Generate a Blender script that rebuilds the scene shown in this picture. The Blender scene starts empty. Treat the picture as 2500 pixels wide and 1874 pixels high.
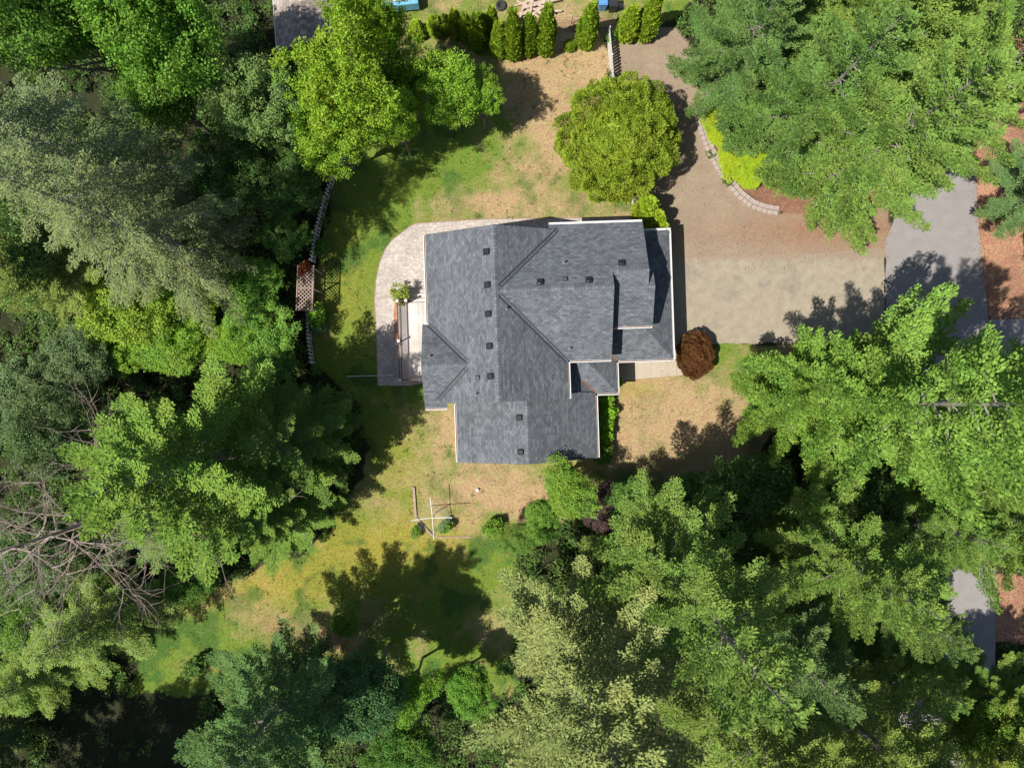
import bpy, math, random
import numpy as np
R = math.radians
scene = bpy.context.scene
# ------------------------------------------------------------------ camera, sky, sun, exposure
CAMH = 47.0
cam_d = bpy.data.cameras.new("camera"); cam = bpy.data.objects.new("camera", cam_d)
scene.collection.objects.link(cam)
cam.location = (0, 0, CAMH); cam.rotation_euler = (0, 0, 0)
cam_d.sensor_width = 36; cam_d.lens = 24.0; cam_d.clip_end = 2000; cam_d.clip_start = 0.1
scene.camera = cam
SUN_EL, SUN_DIR = 58.0, 210.0          # elevation; compass angle (ccw from +x) of the sun itself
world = bpy.data.worlds.new("World"); scene.world = world; world.use_nodes = True
wn = world.node_tree.nodes; wl = world.node_tree.links
bgn = wn["Background"]; sky = wn.new("ShaderNodeTexSky"); sky.sky_type = 'NISHITA'; sky.sun_disc = False
sky.sun_elevation = R(SUN_EL); sky.sun_rotation = R(90 - SUN_DIR)
wl.new(sky.outputs[0], bgn.inputs[0]); bgn.inputs[1].default_value = 0.08
sd = bpy.data.lights.new("sun", 'SUN'); sd.energy = 5.0; sd.angle = R(0.5); sd.color = (1, .95, .87)
sun = bpy.data.objects.new("sun", sd); scene.collection.objects.link(sun)
sun.rotation_euler = (0, R(90 - SUN_EL), R(SUN_DIR))
scene.view_settings.view_transform = 'Standard'; scene.view_settings.look = 'None'
scene.view_settings.exposure = 0.33; scene.view_settings.gamma = 1
scene.render.engine = 'CYCLES'
cy = scene.cycles; cy.max_bounces = 5; cy.diffuse_bounces = 3; cy.glossy_bounces = 2; cy.transmission_bounces = 2
cy.use_denoising = True

C = scene.collection
rng = np.random.default_rng(7); random.seed(7)
# ------------------------------------------------------------------ units
K = 1250 * 0.75 * 0 + 1667.0
def G(px, py, z=0.0):                   # photo pixel (2500 wide) at height z -> world
    return ((px - 1250) / K * (CAMH - z), (937 - py) / K * (CAMH - z))
def D(dx, dy, z=0.0): return G(dx * 1.1302, dy * 1.1302, z)   # measured on a 2212 wide view
HA = R(1.9)
def H2(u, v): return (u * math.cos(HA) - v * math.sin(HA), u * math.sin(HA) + v * math.cos(HA))

# ------------------------------------------------------------------ object helpers
def tag(o, label=None, cat=None, group=None, kind=None):
    if label: o['label'] = label
    if cat: o['category'] = cat
    if group: o['group'] = group
    if kind: o['kind'] = kind
    return o
def empty(name, loc, label, cat, group=None, rz=0):
    o = bpy.data.objects.new(name, None); C.objects.link(o); o.location = loc; o.rotation_euler = (0, 0, rz)
    o.empty_display_size = .3
    return tag(o, label, cat, group)
def link(name, me, parent=None):
    o = bpy.data.objects.new(name, me); C.objects.link(o)
    if parent is not None: o.parent = parent
    return o
class MB:
    def __init__(s): s.v = []; s.f = []; s.uv = []; s.hasuv = False
    def poly(s, pts, uvs=None):
        n = len(s.v); s.v += [tuple(p) for p in pts]; s.f.append(tuple(range(n, n + len(pts))))
        if uvs: s.hasuv = True
        s.uv += (uvs if uvs else [(0, 0)] * len(pts))
    def box(s, x0, x1, y0, y1, z0, z1):
        s.hexa([(x0, y0), (x1, y0), (x1, y1), (x0, y1)], z0, z1)
    def hexa(s, q, z0, z1):             # prism over a ccw polygon
        n = len(q)
        s.poly([(x, y, z1) for x, y in q]); s.poly([(x, y, z0) for x, y in reversed(q)])
        for i in range(n):
            a, b = q[i], q[(i + 1) % n]
            s.poly([(a[0], a[1], z0), (b[0], b[1], z0), (b[0], b[1], z1), (a[0], a[1], z1)])
    def bar(s, p, q, w, h, up=(0, 0, 1)):  # rectangular bar p->q
        p = np.array(p, float); q = np.array(q, float); d = q - p; d /= np.linalg.norm(d) + 1e-9
        up = np.array(up, float)
        if abs(d @ up) > .98: up = np.array((1., 0, 0))
        a = np.cross(d, up); a /= np.linalg.norm(a); b = np.cross(a, d)
        c = [a * w / 2 - b * h / 2, a * w / 2 + b * h / 2, -a * w / 2 + b * h / 2, -a * w / 2 - b * h / 2]
        P = [p + k for k in c]; Q = [q + k for k in c]
        s.poly(P[::-1]); s.poly(Q)
        for i in range(4): s.poly([P[i], P[(i + 1) % 4], Q[(i + 1) % 4], Q[i]])
    def tube(s, pts, rad, n=6, cap=True):
        rings = []
        for i, p in enumerate(pts):
            p = np.array(p, float); a = np.array(pts[max(i - 1, 0)], float); b = np.array(pts[min(i + 1, len(pts) - 1)], float)
            d = b - a; d /= np.linalg.norm(d) + 1e-9
            up = np.array((0, 0, 1.)) if abs(d[2]) < .9 else np.array((1., 0, 0))
            x = np.cross(d, up); x /= np.linalg.norm(x); y = np.cross(d, x)
            r = rad[i] if hasattr(rad, '__len__') else rad
            base = len(s.v)
            for k in range(n):
                t = 2 * math.pi * k / n
                s.v.append(tuple(p + (x * math.cos(t) + y * math.sin(t)) * r))
            rings.append(base)
        for A, B in zip(rings, rings[1:]):
            for k in range(n):
                s.f.append((A + k, B + k, B + (k + 1) % n, A + (k + 1) % n)); s.uv += [(0, 0)] * 4
        if cap:
            s.f.append(tuple(rings[-1] + k for k in range(n))[::-1]); s.uv += [(0, 0)] * n
            s.f.append(tuple(rings[0] + k for k in range(n))); s.uv += [(0, 0)] * n
    def lathe(s, prof, n=16, c=(0, 0, 0)):
        rings = []
        for r, z in prof:
            rings.append(len(s.v))
            for k in range(n):
                t = 2 * math.pi * k / n; s.v.append((c[0] + r * math.cos(t), c[1] + r * math.sin(t), c[2] + z))
        for A, B in zip(rings, rings[1:]):
            for k in range(n):
                s.f.append((A + k, A + (k + 1) % n, B + (k + 1) % n, B + k)); s.uv += [(0, 0)] * 4
        s.f.append(tuple(rings[-1] + k for k in range(n))); s.uv += [(0, 0)] * n
        s.f.append(tuple(rings[0] + k for k in range(n))[::-1]); s.uv += [(0, 0)] * n
    def build(s, name, mat, parent=None, smooth=False):
        me = bpy.data.meshes.new(name); me.from_pydata(s.v, [], s.f)
        if s.hasuv:
            ul = me.uv_layers.new(name="UVMap"); ul.data.foreach_set("uv", np.array(s.uv, 'f').ravel())
        me.materials.append(mat)
        if smooth: me.polygons.foreach_set("use_smooth", [True] * len(me.polygons))
        me.update()
        return link(name, me, parent)

def grid_noise(x, y, scale, seed):
    r = np.random.default_rng(seed); g = r.random((257, 257))
    X = x / scale + 1000.37; Y = y / scale + 1000.71
    xi = np.floor(X).astype(int); yi = np.floor(Y).astype(int); fx = X - xi; fy = Y - yi
    fx = fx * fx * (3 - 2 * fx); fy = fy * fy * (3 - 2 * fy)
    a = g[xi % 256, yi % 256]; b = g[(xi + 1) % 256, yi % 256]; c = g[xi % 256, (yi + 1) % 256]; d = g[(xi + 1) % 256, (yi + 1) % 256]
    return (a * (1 - fx) + b * fx) * (1 - fy) + (c * (1 - fx) + d * fx) * fy
def fbm(x, y, scale, seed, oct=4):
    s = 0; a = 1; t = 0
    for k in range(oct): s = s + a * grid_noise(x, y, scale / 2 ** k, seed + k); t += a; a *= .55
    return s / t

# ------------------------------------------------------------------ materials
def mat(name, col, rough=.8, spec=.3, metal=0.0):
    m = bpy.data.materials.new(name); m.use_nodes = True
    b = m.node_tree.nodes["Principled BSDF"]
    b.inputs["Base Color"].default_value = (*col, 1); b.inputs["Roughness"].default_value = rough
    b.inputs["Specular IOR Level"].default_value = spec; b.inputs["Metallic"].default_value = metal
    return m
def nodes(m): return m.node_tree.nodes, m.node_tree.links, m.node_tree.nodes["Principled BSDF"]
def noise_mat(name, c1, c2, scale=4, detail=6, rough=.85, bump=.3, bscale=None, c3=None, coord='Object', spec=.2):
    m = mat(name, c1, rough, spec); n, l, b = nodes(m)
    tc = n.new("ShaderNodeTexCoord"); nz = n.new("ShaderNodeTexNoise"); nz.inputs["Scale"].default_value = scale
    nz.inputs["Detail"].default_value = detail; nz.inputs["Roughness"].default_value = .65
    l.new(tc.outputs[coord], nz.inputs["Vector"])
    cr = n.new("ShaderNodeValToRGB"); cr.color_ramp.elements[0].color = (*c1, 1); cr.color_ramp.elements[1].color = (*c2, 1)
    cr.color_ramp.elements[0].position = .35; cr.color_ramp.elements[1].position = .65
    if c3:
        e = cr.color_ramp.elements.new(.8); e.color = (*c3, 1)
    l.new(nz.outputs["Fac"], cr.inputs["Fac"]); l.new(cr.outputs[0], b.inputs["Base Color"])
    if bump:
        n2 = n.new("ShaderNodeTexNoise"); n2.inputs["Scale"].default_value = bscale or scale * 6; n2.inputs["Detail"].default_value = 5
        l.new(tc.outputs[coord], n2.inputs["Vector"])
        bp = n.new("ShaderNodeBump"); bp.inputs["Strength"].default_value = bump; bp.inputs["Distance"].default_value = .03
        l.new(n2.outputs["Fac"], bp.inputs["Height"]); l.new(bp.outputs[0], b.inputs["Normal"])
    return m
def leaf_mat(name, trans=.25, attr=False, var=.55, rough=.55):
    m = bpy.data.materials.new(name); m.use_nodes = True; n, l, b = nodes(m)
    b.inputs["Roughness"].default_value = rough; b.inputs["Specular IOR Level"].default_value = .12
    geo = n.new("ShaderNodeNewGeometry"); tc = n.new("ShaderNodeTexCoord")
    if attr:
        src = n.new("ShaderNodeAttribute"); src.attribute_name = "Col"; out = src.outputs["Color"]
    else:
        src = n.new("ShaderNodeObjectInfo"); out = src.outputs["Color"]
    mr = n.new("ShaderNodeMapRange"); mr.inputs["To Min"].default_value = 1 - var; mr.inputs["To Max"].default_value = 1 + var * .85
    l.new(geo.outputs["Random Per Island"], mr.inputs["Value"])
    nz = n.new("ShaderNodeTexNoise"); nz.inputs["Scale"].default_value = .55; nz.inputs["Detail"].default_value = 3
    l.new(geo.outputs["Position"], nz.inputs["Vector"])
    hs = n.new("ShaderNodeHueSaturation")
    m2 = n.new("ShaderNodeMapRange"); m2.inputs["From Min"].default_value = .3; m2.inputs["From Max"].default_value = .7
    m2.inputs["To Min"].default_value = .485; m2.inputs["To Max"].default_value = .515
    l.new(nz.outputs["Fac"], m2.inputs["Value"]); l.new(m2.outputs[0], hs.inputs["Hue"])
    l.new(mr.outputs[0], hs.inputs["Value"]); l.new(out, hs.inputs["Color"]); l.new(hs.outputs[0], b.inputs["Base Color"])
    tr = n.new("ShaderNodeBsdfTranslucent"); h2 = n.new("ShaderNodeHueSaturation"); h2.inputs["Value"].default_value = 1.5
    h2.inputs["Hue"].default_value = .485; h2.inputs["Saturation"].default_value = 1.1
    l.new(hs.outputs[0], h2.inputs["Color"]); l.new(h2.outputs[0], tr.inputs["Color"])
    mx = n.new("ShaderNodeMixShader"); mx.inputs[0].default_value = trans
    l.new(b.outputs[0], mx.inputs[1]); l.new(tr.outputs[0], mx.inputs[2])
    l.new(mx.outputs[0], n["Material Output"].inputs["Surface"])
    return m
M = {}
M['needle'] = leaf_mat("conifer needles", .07, var=.35, rough=.7)
M['leaf'] = leaf_mat("broad leaves", .2, var=.38, rough=.5)
M['grass'] = leaf_mat("grass blades", .2, attr=True, var=.35)
M['bark'] = noise_mat("bark", (.15, .13, .11), (.33, .3, .27), 9, bump=.5)
M['deadwood'] = noise_mat("dead wood", (.30, .21, .17), (.48, .39, .34), 1.2, c3=(.30, .11, .04), bump=.3)
M['white'] = mat("white paint", (.72, .72, .71), .45, .4)
M['wall'] = noise_mat("painted siding", (.42, .40, .36), (.46, .44, .40), 2, bump=.0)
M['debris'] = noise_mat("fallen needles", (.13, .055, .03), (.30, .17, .12), 14, c3=(.5, .46, .42), bump=.4)
M['vent'] = mat("black plastic vent", (.018, .02, .024), .3, .6)
M['pipe'] = mat("black pipe boot", (.03, .03, .035), .5, .4)
M['valley'] = mat("valley metal dark", (.045, .05, .055), .55, .4)
M['ridge'] = None
M['glass'] = mat("window glass", (.03, .04, .05), .05, .8)
M['rail'] = noise_mat("brown rail wood", (.075, .045, .038), (.13, .08, .065), 5, bump=.2)
M['greywood'] = noise_mat("weathered white wood", (.5, .5, .52), (.62, .62, .64), 3, bump=.2)
M['fencewhite'] = noise_mat("white fence paint", (.72, .70, .69), (.8, .79, .78), 3, bump=0)
M['lattice'] = noise_mat("brown lattice wood", (.32, .22, .18), (.44, .33, .27), 3, bump=.2)
M['metal'] = mat("galvanised tube", (.6, .62, .64), .35, .5, .3)
M['line'] = mat("pale line", (.5, .52, .52), .6)
M['timber'] = noise_mat("pinkish timber", (.30, .21, .17), (.42, .31, .26), 4)
M['stone'] = noise_mat("pink grey stone", (.33, .265, .23), (.44, .37, .33), 7, bump=.5)
M['rubber'] = mat("tyre rubber", (.04, .04, .042), .8)
M['blackplastic'] = mat("black bin plastic", (.03, .032, .036), .45, .4)
M['bluebin'] = mat("blue bin plastic", (.10, .28, .62), .4, .4)
M['tarpblue'] = noise_mat("blue tarp", (.12, .36, .5), (.2, .45, .58), 3, bump=.6, bscale=5)
M['tarpgrey'] = noise_mat("grey tarp top", (.42, .47, .47), (.52, .56, .56), 2, bump=.6, bscale=4)
M['planks'] = noise_mat("old planks", (.38, .28, .21), (.6, .48, .4), 5)
M['concretecap'] = mat("white cap", (.75, .75, .74), .5)
M['log'] = noise_mat("pale log", (.3, .25, .24), (.5, .45, .44), 4, bump=.5)

def shingle(name, ca, cb, w=.30, h=.145, mort=(.035, .038, .042), var=.5, ms=.007):
    m = mat(name, ca, .9, .2); n, l, b = nodes(m)
    tc = n.new("ShaderNodeTexCoord"); br = n.new("ShaderNodeTexBrick")
    br.inputs["Scale"].default_value = 1; br.inputs["Brick Width"].default_value = w; br.inputs["Row Height"].default_value = h
    br.inputs["Mortar Size"].default_value = ms; br.inputs["Mortar Smooth"].default_value = .3
    br.inputs["Color1"].default_value = (*ca, 1); br.inputs["Color2"].default_value = (*cb, 1); br.inputs["Mortar"].default_value = (*mort, 1)
    br.offset = .5; br.squash = 1; br.offset_frequency = 2
    nz0 = n.new("ShaderNodeTexNoise"); nz0.inputs["Scale"].default_value = 1.1; nz0.inputs["Detail"].default_value = 1
    l.new(tc.outputs["UV"], nz0.inputs["Vector"])
    l.new(tc.outputs["UV"], br.inputs["Vector"])
    br2 = n.new("ShaderNodeTexBrick"); br2.inputs["Scale"].default_value = 1; br2.inputs["Brick Width"].default_value = w * .63
    br2.inputs["Row Height"].default_value = h; br2.inputs["Mortar Size"].default_value = 0
    br2.inputs["Color1"].default_value = (.84, .84, .84, 1); br2.inputs["Color2"].default_value = (1.2, 1.2, 1.2, 1); br2.inputs["Bias"].default_value = -.1
    br2.offset = .37
    l.new(tc.outputs["UV"], br2.inputs["Vector"])
    mx = n.new("ShaderNodeMixRGB"); mx.blend_type = 'MULTIPLY'; mx.inputs[0].default_value = .8
    l.new(br.outputs["Color"], mx.inputs[1]); l.new(br2.outputs["Color"], mx.inputs[2])
    nz = n.new("ShaderNodeTexNoise"); nz.inputs["Scale"].default_value = .8; nz.inputs["Detail"].default_value = 8; nz.inputs["Roughness"].default_value = .7
    l.new(tc.outputs["Object"], nz.inputs["Vector"])
    mr = n.new("ShaderNodeMapRange"); mr.inputs["From Min"].default_value = .3; mr.inputs["From Max"].default_value = .7
    mr.inputs["To Min"].default_value = .82; mr.inputs["To Max"].default_value = 1.18; l.new(nz.outputs["Fac"], mr.inputs["Value"])
    hs = n.new("ShaderNodeHueSaturation"); l.new(mr.outputs[0], hs.inputs["Value"]); l.new(mx.outputs[0], hs.inputs["Color"])
    l.new(hs.outputs[0], b.inputs["Base Color"])
    bp = n.new("ShaderNodeBump"); bp.inputs["Strength"].default_value = .35; bp.inputs["Distance"].default_value = .012; bp.invert = True
    l.new(br.outputs["Fac"], bp.inputs["Height"]); l.new(bp.outputs[0], b.inputs["Normal"])
    return m
M['roof'] = shingle("asphalt shingles", (.10, .112, .128), (.16, .172, .188), mort=(.045, .05, .056))
M['oldroof'] = shingle("weathered shed shingles", (.25, .20, .17), (.42, .36, .32), .3, .25, (.04, .03, .025))
M['paver'] = shingle("patio pavers", (.44, .385, .345), (.53, .475, .43), .22, .115, (.3, .26, .22), ms=.008)
M['deck'] = shingle("deck boards", (.56, .50, .47), (.60, .54, .51), 30, .145, (.3, .26, .24), ms=.008)

# ------------------------------------------------------------------ ground
def inpoly(x, y, poly):
    ins = np.zeros(x.shape, bool); n = len(poly)
    for i in range(n):
        x0, y0 = poly[i]; x1, y1 = poly[(i + 1) % n]
        c = ((y0 > y) != (y1 > y)) & (x < (x1 - x0) * (y - y0) / (y1 - y0 + 1e-12) + x0); ins ^= c
    return ins
def dpoly(pts): return [D(*p) for p in pts]
LAWN_N = dpoly([(905, 60), (1200, 60), (1300, 70), (1322, 200), (1345, 340), (1362, 420), (1385, 475), (1385, 560), (1340, 735), (1740, 735), (1700, 900), (1620, 1000), (1450, 1060), (1380, 1060), (1300, 1120), (1180, 1140), (1110, 1180), (1120, 1500), (900, 1480), (560, 1500), (270, 1500), (330, 1340), (420, 1290), (640, 1190), (760, 1090), (800, 960), (760, 860), (690, 800), (670, 620), (700, 500), (745, 330), (830, 200), (880, 80)])
LAWN_TOP = dpoly([(880, -60), (1560, -60), (1420, 60), (1200, 62), (1000, 60), (860, 60)])
GRAVEL = dpoly([(1318, 60), (1460, 60), (1560, 200), (1530, 240), (1530, 330), (1570, 400), (1640, 455), (1700, 460), (1920, 440), (1925, 560), (1440, 565), (1385, 480), (1362, 425), (1322, 190)])
BED = dpoly([(1510, 225), (1700, 200), (1900, 330), (1960, 420), (1800, 470), (1672, 455), (1610, 430), (1570, 395), (1540, 340), (1520, 290)])
VERGE = dpoly([(2080, 100), (2400, 60), (2400, 680), (2140, 690), (2112, 560), (2100, 350)])
VERGE2 = dpoly([(1890, 1220), (2400, 1260), (2400, 1400), (1890, 1380)])
def blob(x, y, cx, cy, rx, ry):
    c = D(cx, cy); sx, sy = rx / 31.4, ry / 31.4
    return np.exp(-(((x - c[0]) / sx) ** 2 + ((y - c[1]) / sy) ** 2))
def smooth(v, a, b): return np.clip((v - a) / (b - a), 0, 1)
def ground_color(x, y):
    w1 = (fbm(x, y, 2.2, 11) - .5) * 1.6; w2 = (fbm(x, y, 2.2, 21) - .5) * 1.6
    xx, yy = x + w1, y + w2
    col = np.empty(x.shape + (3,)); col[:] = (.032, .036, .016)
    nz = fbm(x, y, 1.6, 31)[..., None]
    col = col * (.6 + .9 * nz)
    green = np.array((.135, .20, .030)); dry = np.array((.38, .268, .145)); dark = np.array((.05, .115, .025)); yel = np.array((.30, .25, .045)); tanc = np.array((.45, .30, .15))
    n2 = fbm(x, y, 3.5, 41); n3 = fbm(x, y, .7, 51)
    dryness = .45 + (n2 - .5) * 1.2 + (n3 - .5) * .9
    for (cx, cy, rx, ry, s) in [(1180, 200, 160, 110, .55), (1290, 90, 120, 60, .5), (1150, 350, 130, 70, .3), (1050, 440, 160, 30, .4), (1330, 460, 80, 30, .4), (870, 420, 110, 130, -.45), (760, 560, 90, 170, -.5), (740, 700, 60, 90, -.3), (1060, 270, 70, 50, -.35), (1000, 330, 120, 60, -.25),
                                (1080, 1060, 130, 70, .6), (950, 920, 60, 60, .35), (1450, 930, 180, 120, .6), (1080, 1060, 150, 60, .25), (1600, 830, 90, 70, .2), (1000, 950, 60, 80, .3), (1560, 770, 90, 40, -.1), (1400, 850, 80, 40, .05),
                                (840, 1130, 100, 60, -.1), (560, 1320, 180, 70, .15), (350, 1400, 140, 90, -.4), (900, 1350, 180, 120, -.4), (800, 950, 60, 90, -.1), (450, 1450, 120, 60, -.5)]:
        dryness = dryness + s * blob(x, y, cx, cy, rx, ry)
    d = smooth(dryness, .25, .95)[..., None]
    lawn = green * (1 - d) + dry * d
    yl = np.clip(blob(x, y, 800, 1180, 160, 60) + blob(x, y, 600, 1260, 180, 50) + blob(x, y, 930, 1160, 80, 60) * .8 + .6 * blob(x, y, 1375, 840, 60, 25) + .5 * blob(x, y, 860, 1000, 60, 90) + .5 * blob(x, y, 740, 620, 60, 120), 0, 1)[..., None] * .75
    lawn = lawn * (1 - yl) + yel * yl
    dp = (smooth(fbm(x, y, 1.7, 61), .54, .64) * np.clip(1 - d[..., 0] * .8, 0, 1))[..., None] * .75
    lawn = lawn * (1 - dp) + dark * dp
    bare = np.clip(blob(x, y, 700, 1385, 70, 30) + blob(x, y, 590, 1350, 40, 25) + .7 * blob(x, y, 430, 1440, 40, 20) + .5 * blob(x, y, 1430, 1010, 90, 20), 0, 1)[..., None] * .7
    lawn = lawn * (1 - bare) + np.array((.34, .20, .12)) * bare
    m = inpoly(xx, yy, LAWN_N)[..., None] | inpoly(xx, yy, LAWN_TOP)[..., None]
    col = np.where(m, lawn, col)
    rd = np.clip(.75 * blob(x, y, 1850, 490, 170, 60) + .4 * blob(x, y, 1700, 500, 200, 30), 0, 1)[..., None]
    gv = np.array((.285, .22, .158)) * (.85 + .3 * n3[..., None]); gv = gv * (1 - rd) + np.array((.27, .16, .10)) * rd
    m = inpoly(x + w1 * .25, y + w2 * .25, GRAVEL)[..., None]; col = np.where(m, gv, col)
    m = inpoly(x + w1 * .2, y + w2 * .2, BED)[..., None]; col = np.where(m, np.array((.24, .13, .085)) * (.7 + .6 * n3[..., None]), col)
    m = (inpoly(x + w1 * .5, y + w2 * .5, VERGE) | inpoly(xx, yy, VERGE2))[..., None]; col = np.where(m, np.array((.36, .20, .125)) * (.6 + .7 * fbm(x, y, 1.0, 71)[..., None]), col)
    for (cx, cy, rx, ry, c, s) in [(1240, 62, 60, 10, (.12, .09, .05), .8), (1330, 68, 30, 10, (.3, .26, .2), .6), (1345, 735, 30, 6, (.2, .15, .1), .3)]:
        w = (blob(x, y, cx, cy, rx, ry) * s)[..., None]; col = col * (1 - w) + np.array(c) * w
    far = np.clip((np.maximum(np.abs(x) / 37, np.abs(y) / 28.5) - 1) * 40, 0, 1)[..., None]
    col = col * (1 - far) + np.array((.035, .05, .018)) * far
    return np.clip(col, .01, .9)
def attr_ground_mat():
    m = mat("ground soil and turf", (.3, .3, .3), .95, .1); n, l, b = nodes(m)
    a = n.new("ShaderNodeAttribute"); a.attribute_name = "Col"; geo = n.new("ShaderNodeNewGeometry")
    nz = n.new("ShaderNodeTexNoise"); nz.inputs["Scale"].default_value = 7; nz.inputs["Detail"].default_value = 8; nz.inputs["Roughness"].default_value = .8
    l.new(geo.outputs["Position"], nz.inputs["Vector"])
    mr = n.new("ShaderNodeMapRange"); mr.inputs["From Min"].default_value = .3; mr.inputs["From Max"].default_value = .7
    mr.inputs["To Min"].default_value = .48; mr.inputs["To Max"].default_value = 1.52; l.new(nz.outputs["Fac"], mr.inputs["Value"])
    n3 = n.new("ShaderNodeTexNoise"); n3.inputs["Scale"].default_value = 2.3; n3.inputs["Detail"].default_value = 5
    l.new(geo.outputs["Position"], n3.inputs["Vector"])
    m3 = n.new("ShaderNodeMapRange"); m3.inputs["From Min"].default_value = .3; m3.inputs["From Max"].default_value = .7
    m3.inputs["To Min"].default_value = .475; m3.inputs["To Max"].default_value = .525; l.new(n3.outputs["Fac"], m3.inputs["Value"])
    hs = n.new("ShaderNodeHueSaturation"); am = n.new("ShaderNodeMix"); am.inputs["A"].default_value = 1.0
    l.new(a.outputs["Alpha"], am.inputs["Factor"]); l.new(mr.outputs[0], am.inputs["B"]); l.new(am.outputs["Result"], hs.inputs["Value"]); l.new(m3.outputs[0], hs.inputs["Hue"]); l.new(a.outputs["Color"], hs.inputs["Color"])
    l.new(hs.outputs[0], b.inputs["Base Color"])
    bp = n.new("ShaderNodeBump"); bp.inputs["Strength"].default_value = .6; bp.inputs["Distance"].default_value = .05
    n2 = n.new("ShaderNodeTexNoise"); n2.inputs["Scale"].default_value = 14; n2.inputs["Detail"].default_value = 5; l.new(geo.outputs["Position"], n2.inputs["Vector"])
    l.new(n2.outputs["Fac"], bp.inputs["Height"]); l.new(bp.outputs[0], b.inputs["Normal"])
    return m
M['ground'] = attr_ground_mat()
xs = np.concatenate([[-400, -200, -100, -60, -45], np.arange(-38, 38.01, .16), [45, 60, 100, 200, 400]])
ys = np.concatenate([[-400, -200, -100, -60, -40], np.arange(-29, 29.01, .16), [40, 60, 100, 200, 400]])
X, Y = np.meshgrid(xs, ys); nx, ny = len(xs), len(ys)
def grid_mesh(name, X, Y, Z, material, col):
    ny, nx = X.shape
    me = bpy.data.meshes.new(name); nv = nx * ny; nf = (nx - 1) * (ny - 1)
    me.vertices.add(nv); me.vertices.foreach_set("co", np.stack([X, Y, Z], -1).astype('f').ravel())
    i = np.arange(nv).reshape(ny, nx); q = np.stack([i[:-1, :-1], i[:-1, 1:], i[1:, 1:], i[1:, :-1]], -1).reshape(-1, 4)
    me.loops.add(nf * 4); me.loops.foreach_set("vertex_index", q.ravel().astype('i'))
    me.polygons.add(nf); me.polygons.foreach_set("loop_start", (np.arange(nf) * 4).astype('i'))
    me.update(calc_edges=True)
    ca = me.color_attributes.new("Col", 'FLOAT_COLOR', 'POINT')
    al = np.where(inpoly(X, Y, GRAVEL), .38, 1.0).reshape(-1, 1); ca.data.foreach_set("color", np.concatenate([col.reshape(-1, 3), al], 1).astype('f').ravel())
    me.materials.append(material); return me
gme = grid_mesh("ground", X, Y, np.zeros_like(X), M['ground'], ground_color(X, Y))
tag(link("ground", gme), kind='structure')

def sheet(name, pts, z, material, ragged=0, seed=1, step=.35):
    out = []
    for i in range(len(pts)):
        a, b = np.array(pts[i], float), np.array(pts[(i + 1) % len(pts)], float); L = np.linalg.norm(b - a)
        if ragged:
            n = max(1, int(L / step))
            for k in range(n): out.append(a + (b - a) * k / n)
        else: out.append(a)
    out = np.array(out)
    if ragged:
        out[:, 0] += (fbm(out[:, 0] * 1.0, out[:, 1], .9, seed) - .5) * 2 * ragged; out[:, 1] += (fbm(out[:, 0], out[:, 1], .9, seed + 9) - .5) * 2 * ragged
    mb = MB(); mb.poly([(p[0], p[1], z) for p in out], [(p[0], p[1]) for p in out])
    return tag(mb.build(name, material), kind='structure')
M['asphalt'] = noise_mat("old asphalt", (.25, .232, .222), (.29, .27, .26), 1.2, 9, bump=.25, bscale=40, coord='Object')
def concrete_mat():
    m = noise_mat("driveway concrete", (.275, .235, .172), (.35, .305, .228), 1.6, 12, bump=.3, bscale=30)
    n, l, b = nodes(m); tc = n.new("ShaderNodeTexCoord")
    nz = n.new("ShaderNodeTexNoise"); nz.inputs["Scale"].default_value = .33; nz.inputs["Detail"].default_value = 9; nz.inputs["Roughness"].default_value = .72
    mp = n.new("ShaderNodeMapping"); mp.inputs["Location"].default_value = (2.3, .4, 0); l.new(tc.outputs["Object"], mp.inputs[0]); l.new(mp.outputs[0], nz.inputs["Vector"])
    cr = n.new("ShaderNodeValToRGB"); cr.color_ramp.elements[0].position = .54; cr.color_ramp.elements[1].position = .64
    cr.color_ramp.elements[0].color = (0, 0, 0, 1); cr.color_ramp.elements[1].color = (1, 1, 1, 1); l.new(nz.outputs["Fac"], cr.inputs[0])
    src = b.inputs["Base Color"].links[0].from_socket
    mx = n.new("ShaderNodeMixRGB"); mx.inputs[2].default_value = (.20, .185, .155, 1)
    mu = n.new("ShaderNodeMath"); mu.operation = 'MULTIPLY'; mu.inputs[1].default_value = .65; l.new(cr.outputs[0], mu.inputs[0])
    l.new(mu.outputs[0], mx.inputs[0]); l.new(src, mx.inputs[1])
    sp = n.new("ShaderNodeSeparateXYZ"); l.new(tc.outputs["Object"], sp.inputs[0])      # soil washed over the slab's upper edge
    mr = n.new("ShaderNodeMapRange"); mr.inputs["From Min"].default_value = 7.6; mr.inputs["From Max"].default_value = 9.1; l.new(sp.outputs["Y"], mr.inputs["Value"])
    n4 = n.new("ShaderNodeTexNoise"); n4.inputs["Scale"].default_value = 1.1; n4.inputs["Detail"].default_value = 8; n4.inputs["Roughness"].default_value = .7; l.new(tc.outputs["Object"], n4.inputs["Vector"])
    ad = n.new("ShaderNodeMath"); ad.operation = 'ADD'; l.new(mr.outputs[0], ad.inputs[0]); l.new(n4.outputs["Fac"], ad.inputs[1])
    m5 = n.new("ShaderNodeMapRange"); m5.inputs["From Min"].default_value = 1.02; m5.inputs["From Max"].default_value = 1.28; m5.inputs["To Max"].default_value = .9; l.new(ad.outputs[0], m5.inputs["Value"])
    mx2 = n.new("ShaderNodeMixRGB"); mx2.inputs[2].default_value = (.28, .215, .155, 1); l.new(m5.outputs[0], mx2.inputs[0]); l.new(mx.outputs[0], mx2.inputs[1]); l.new(mx2.outputs[0], b.inputs["Base Color"])
    return m
M['concrete'] = concrete_mat()
M['joint'] = mat("joint sealant", (.38, .33, .25), .9)
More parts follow.
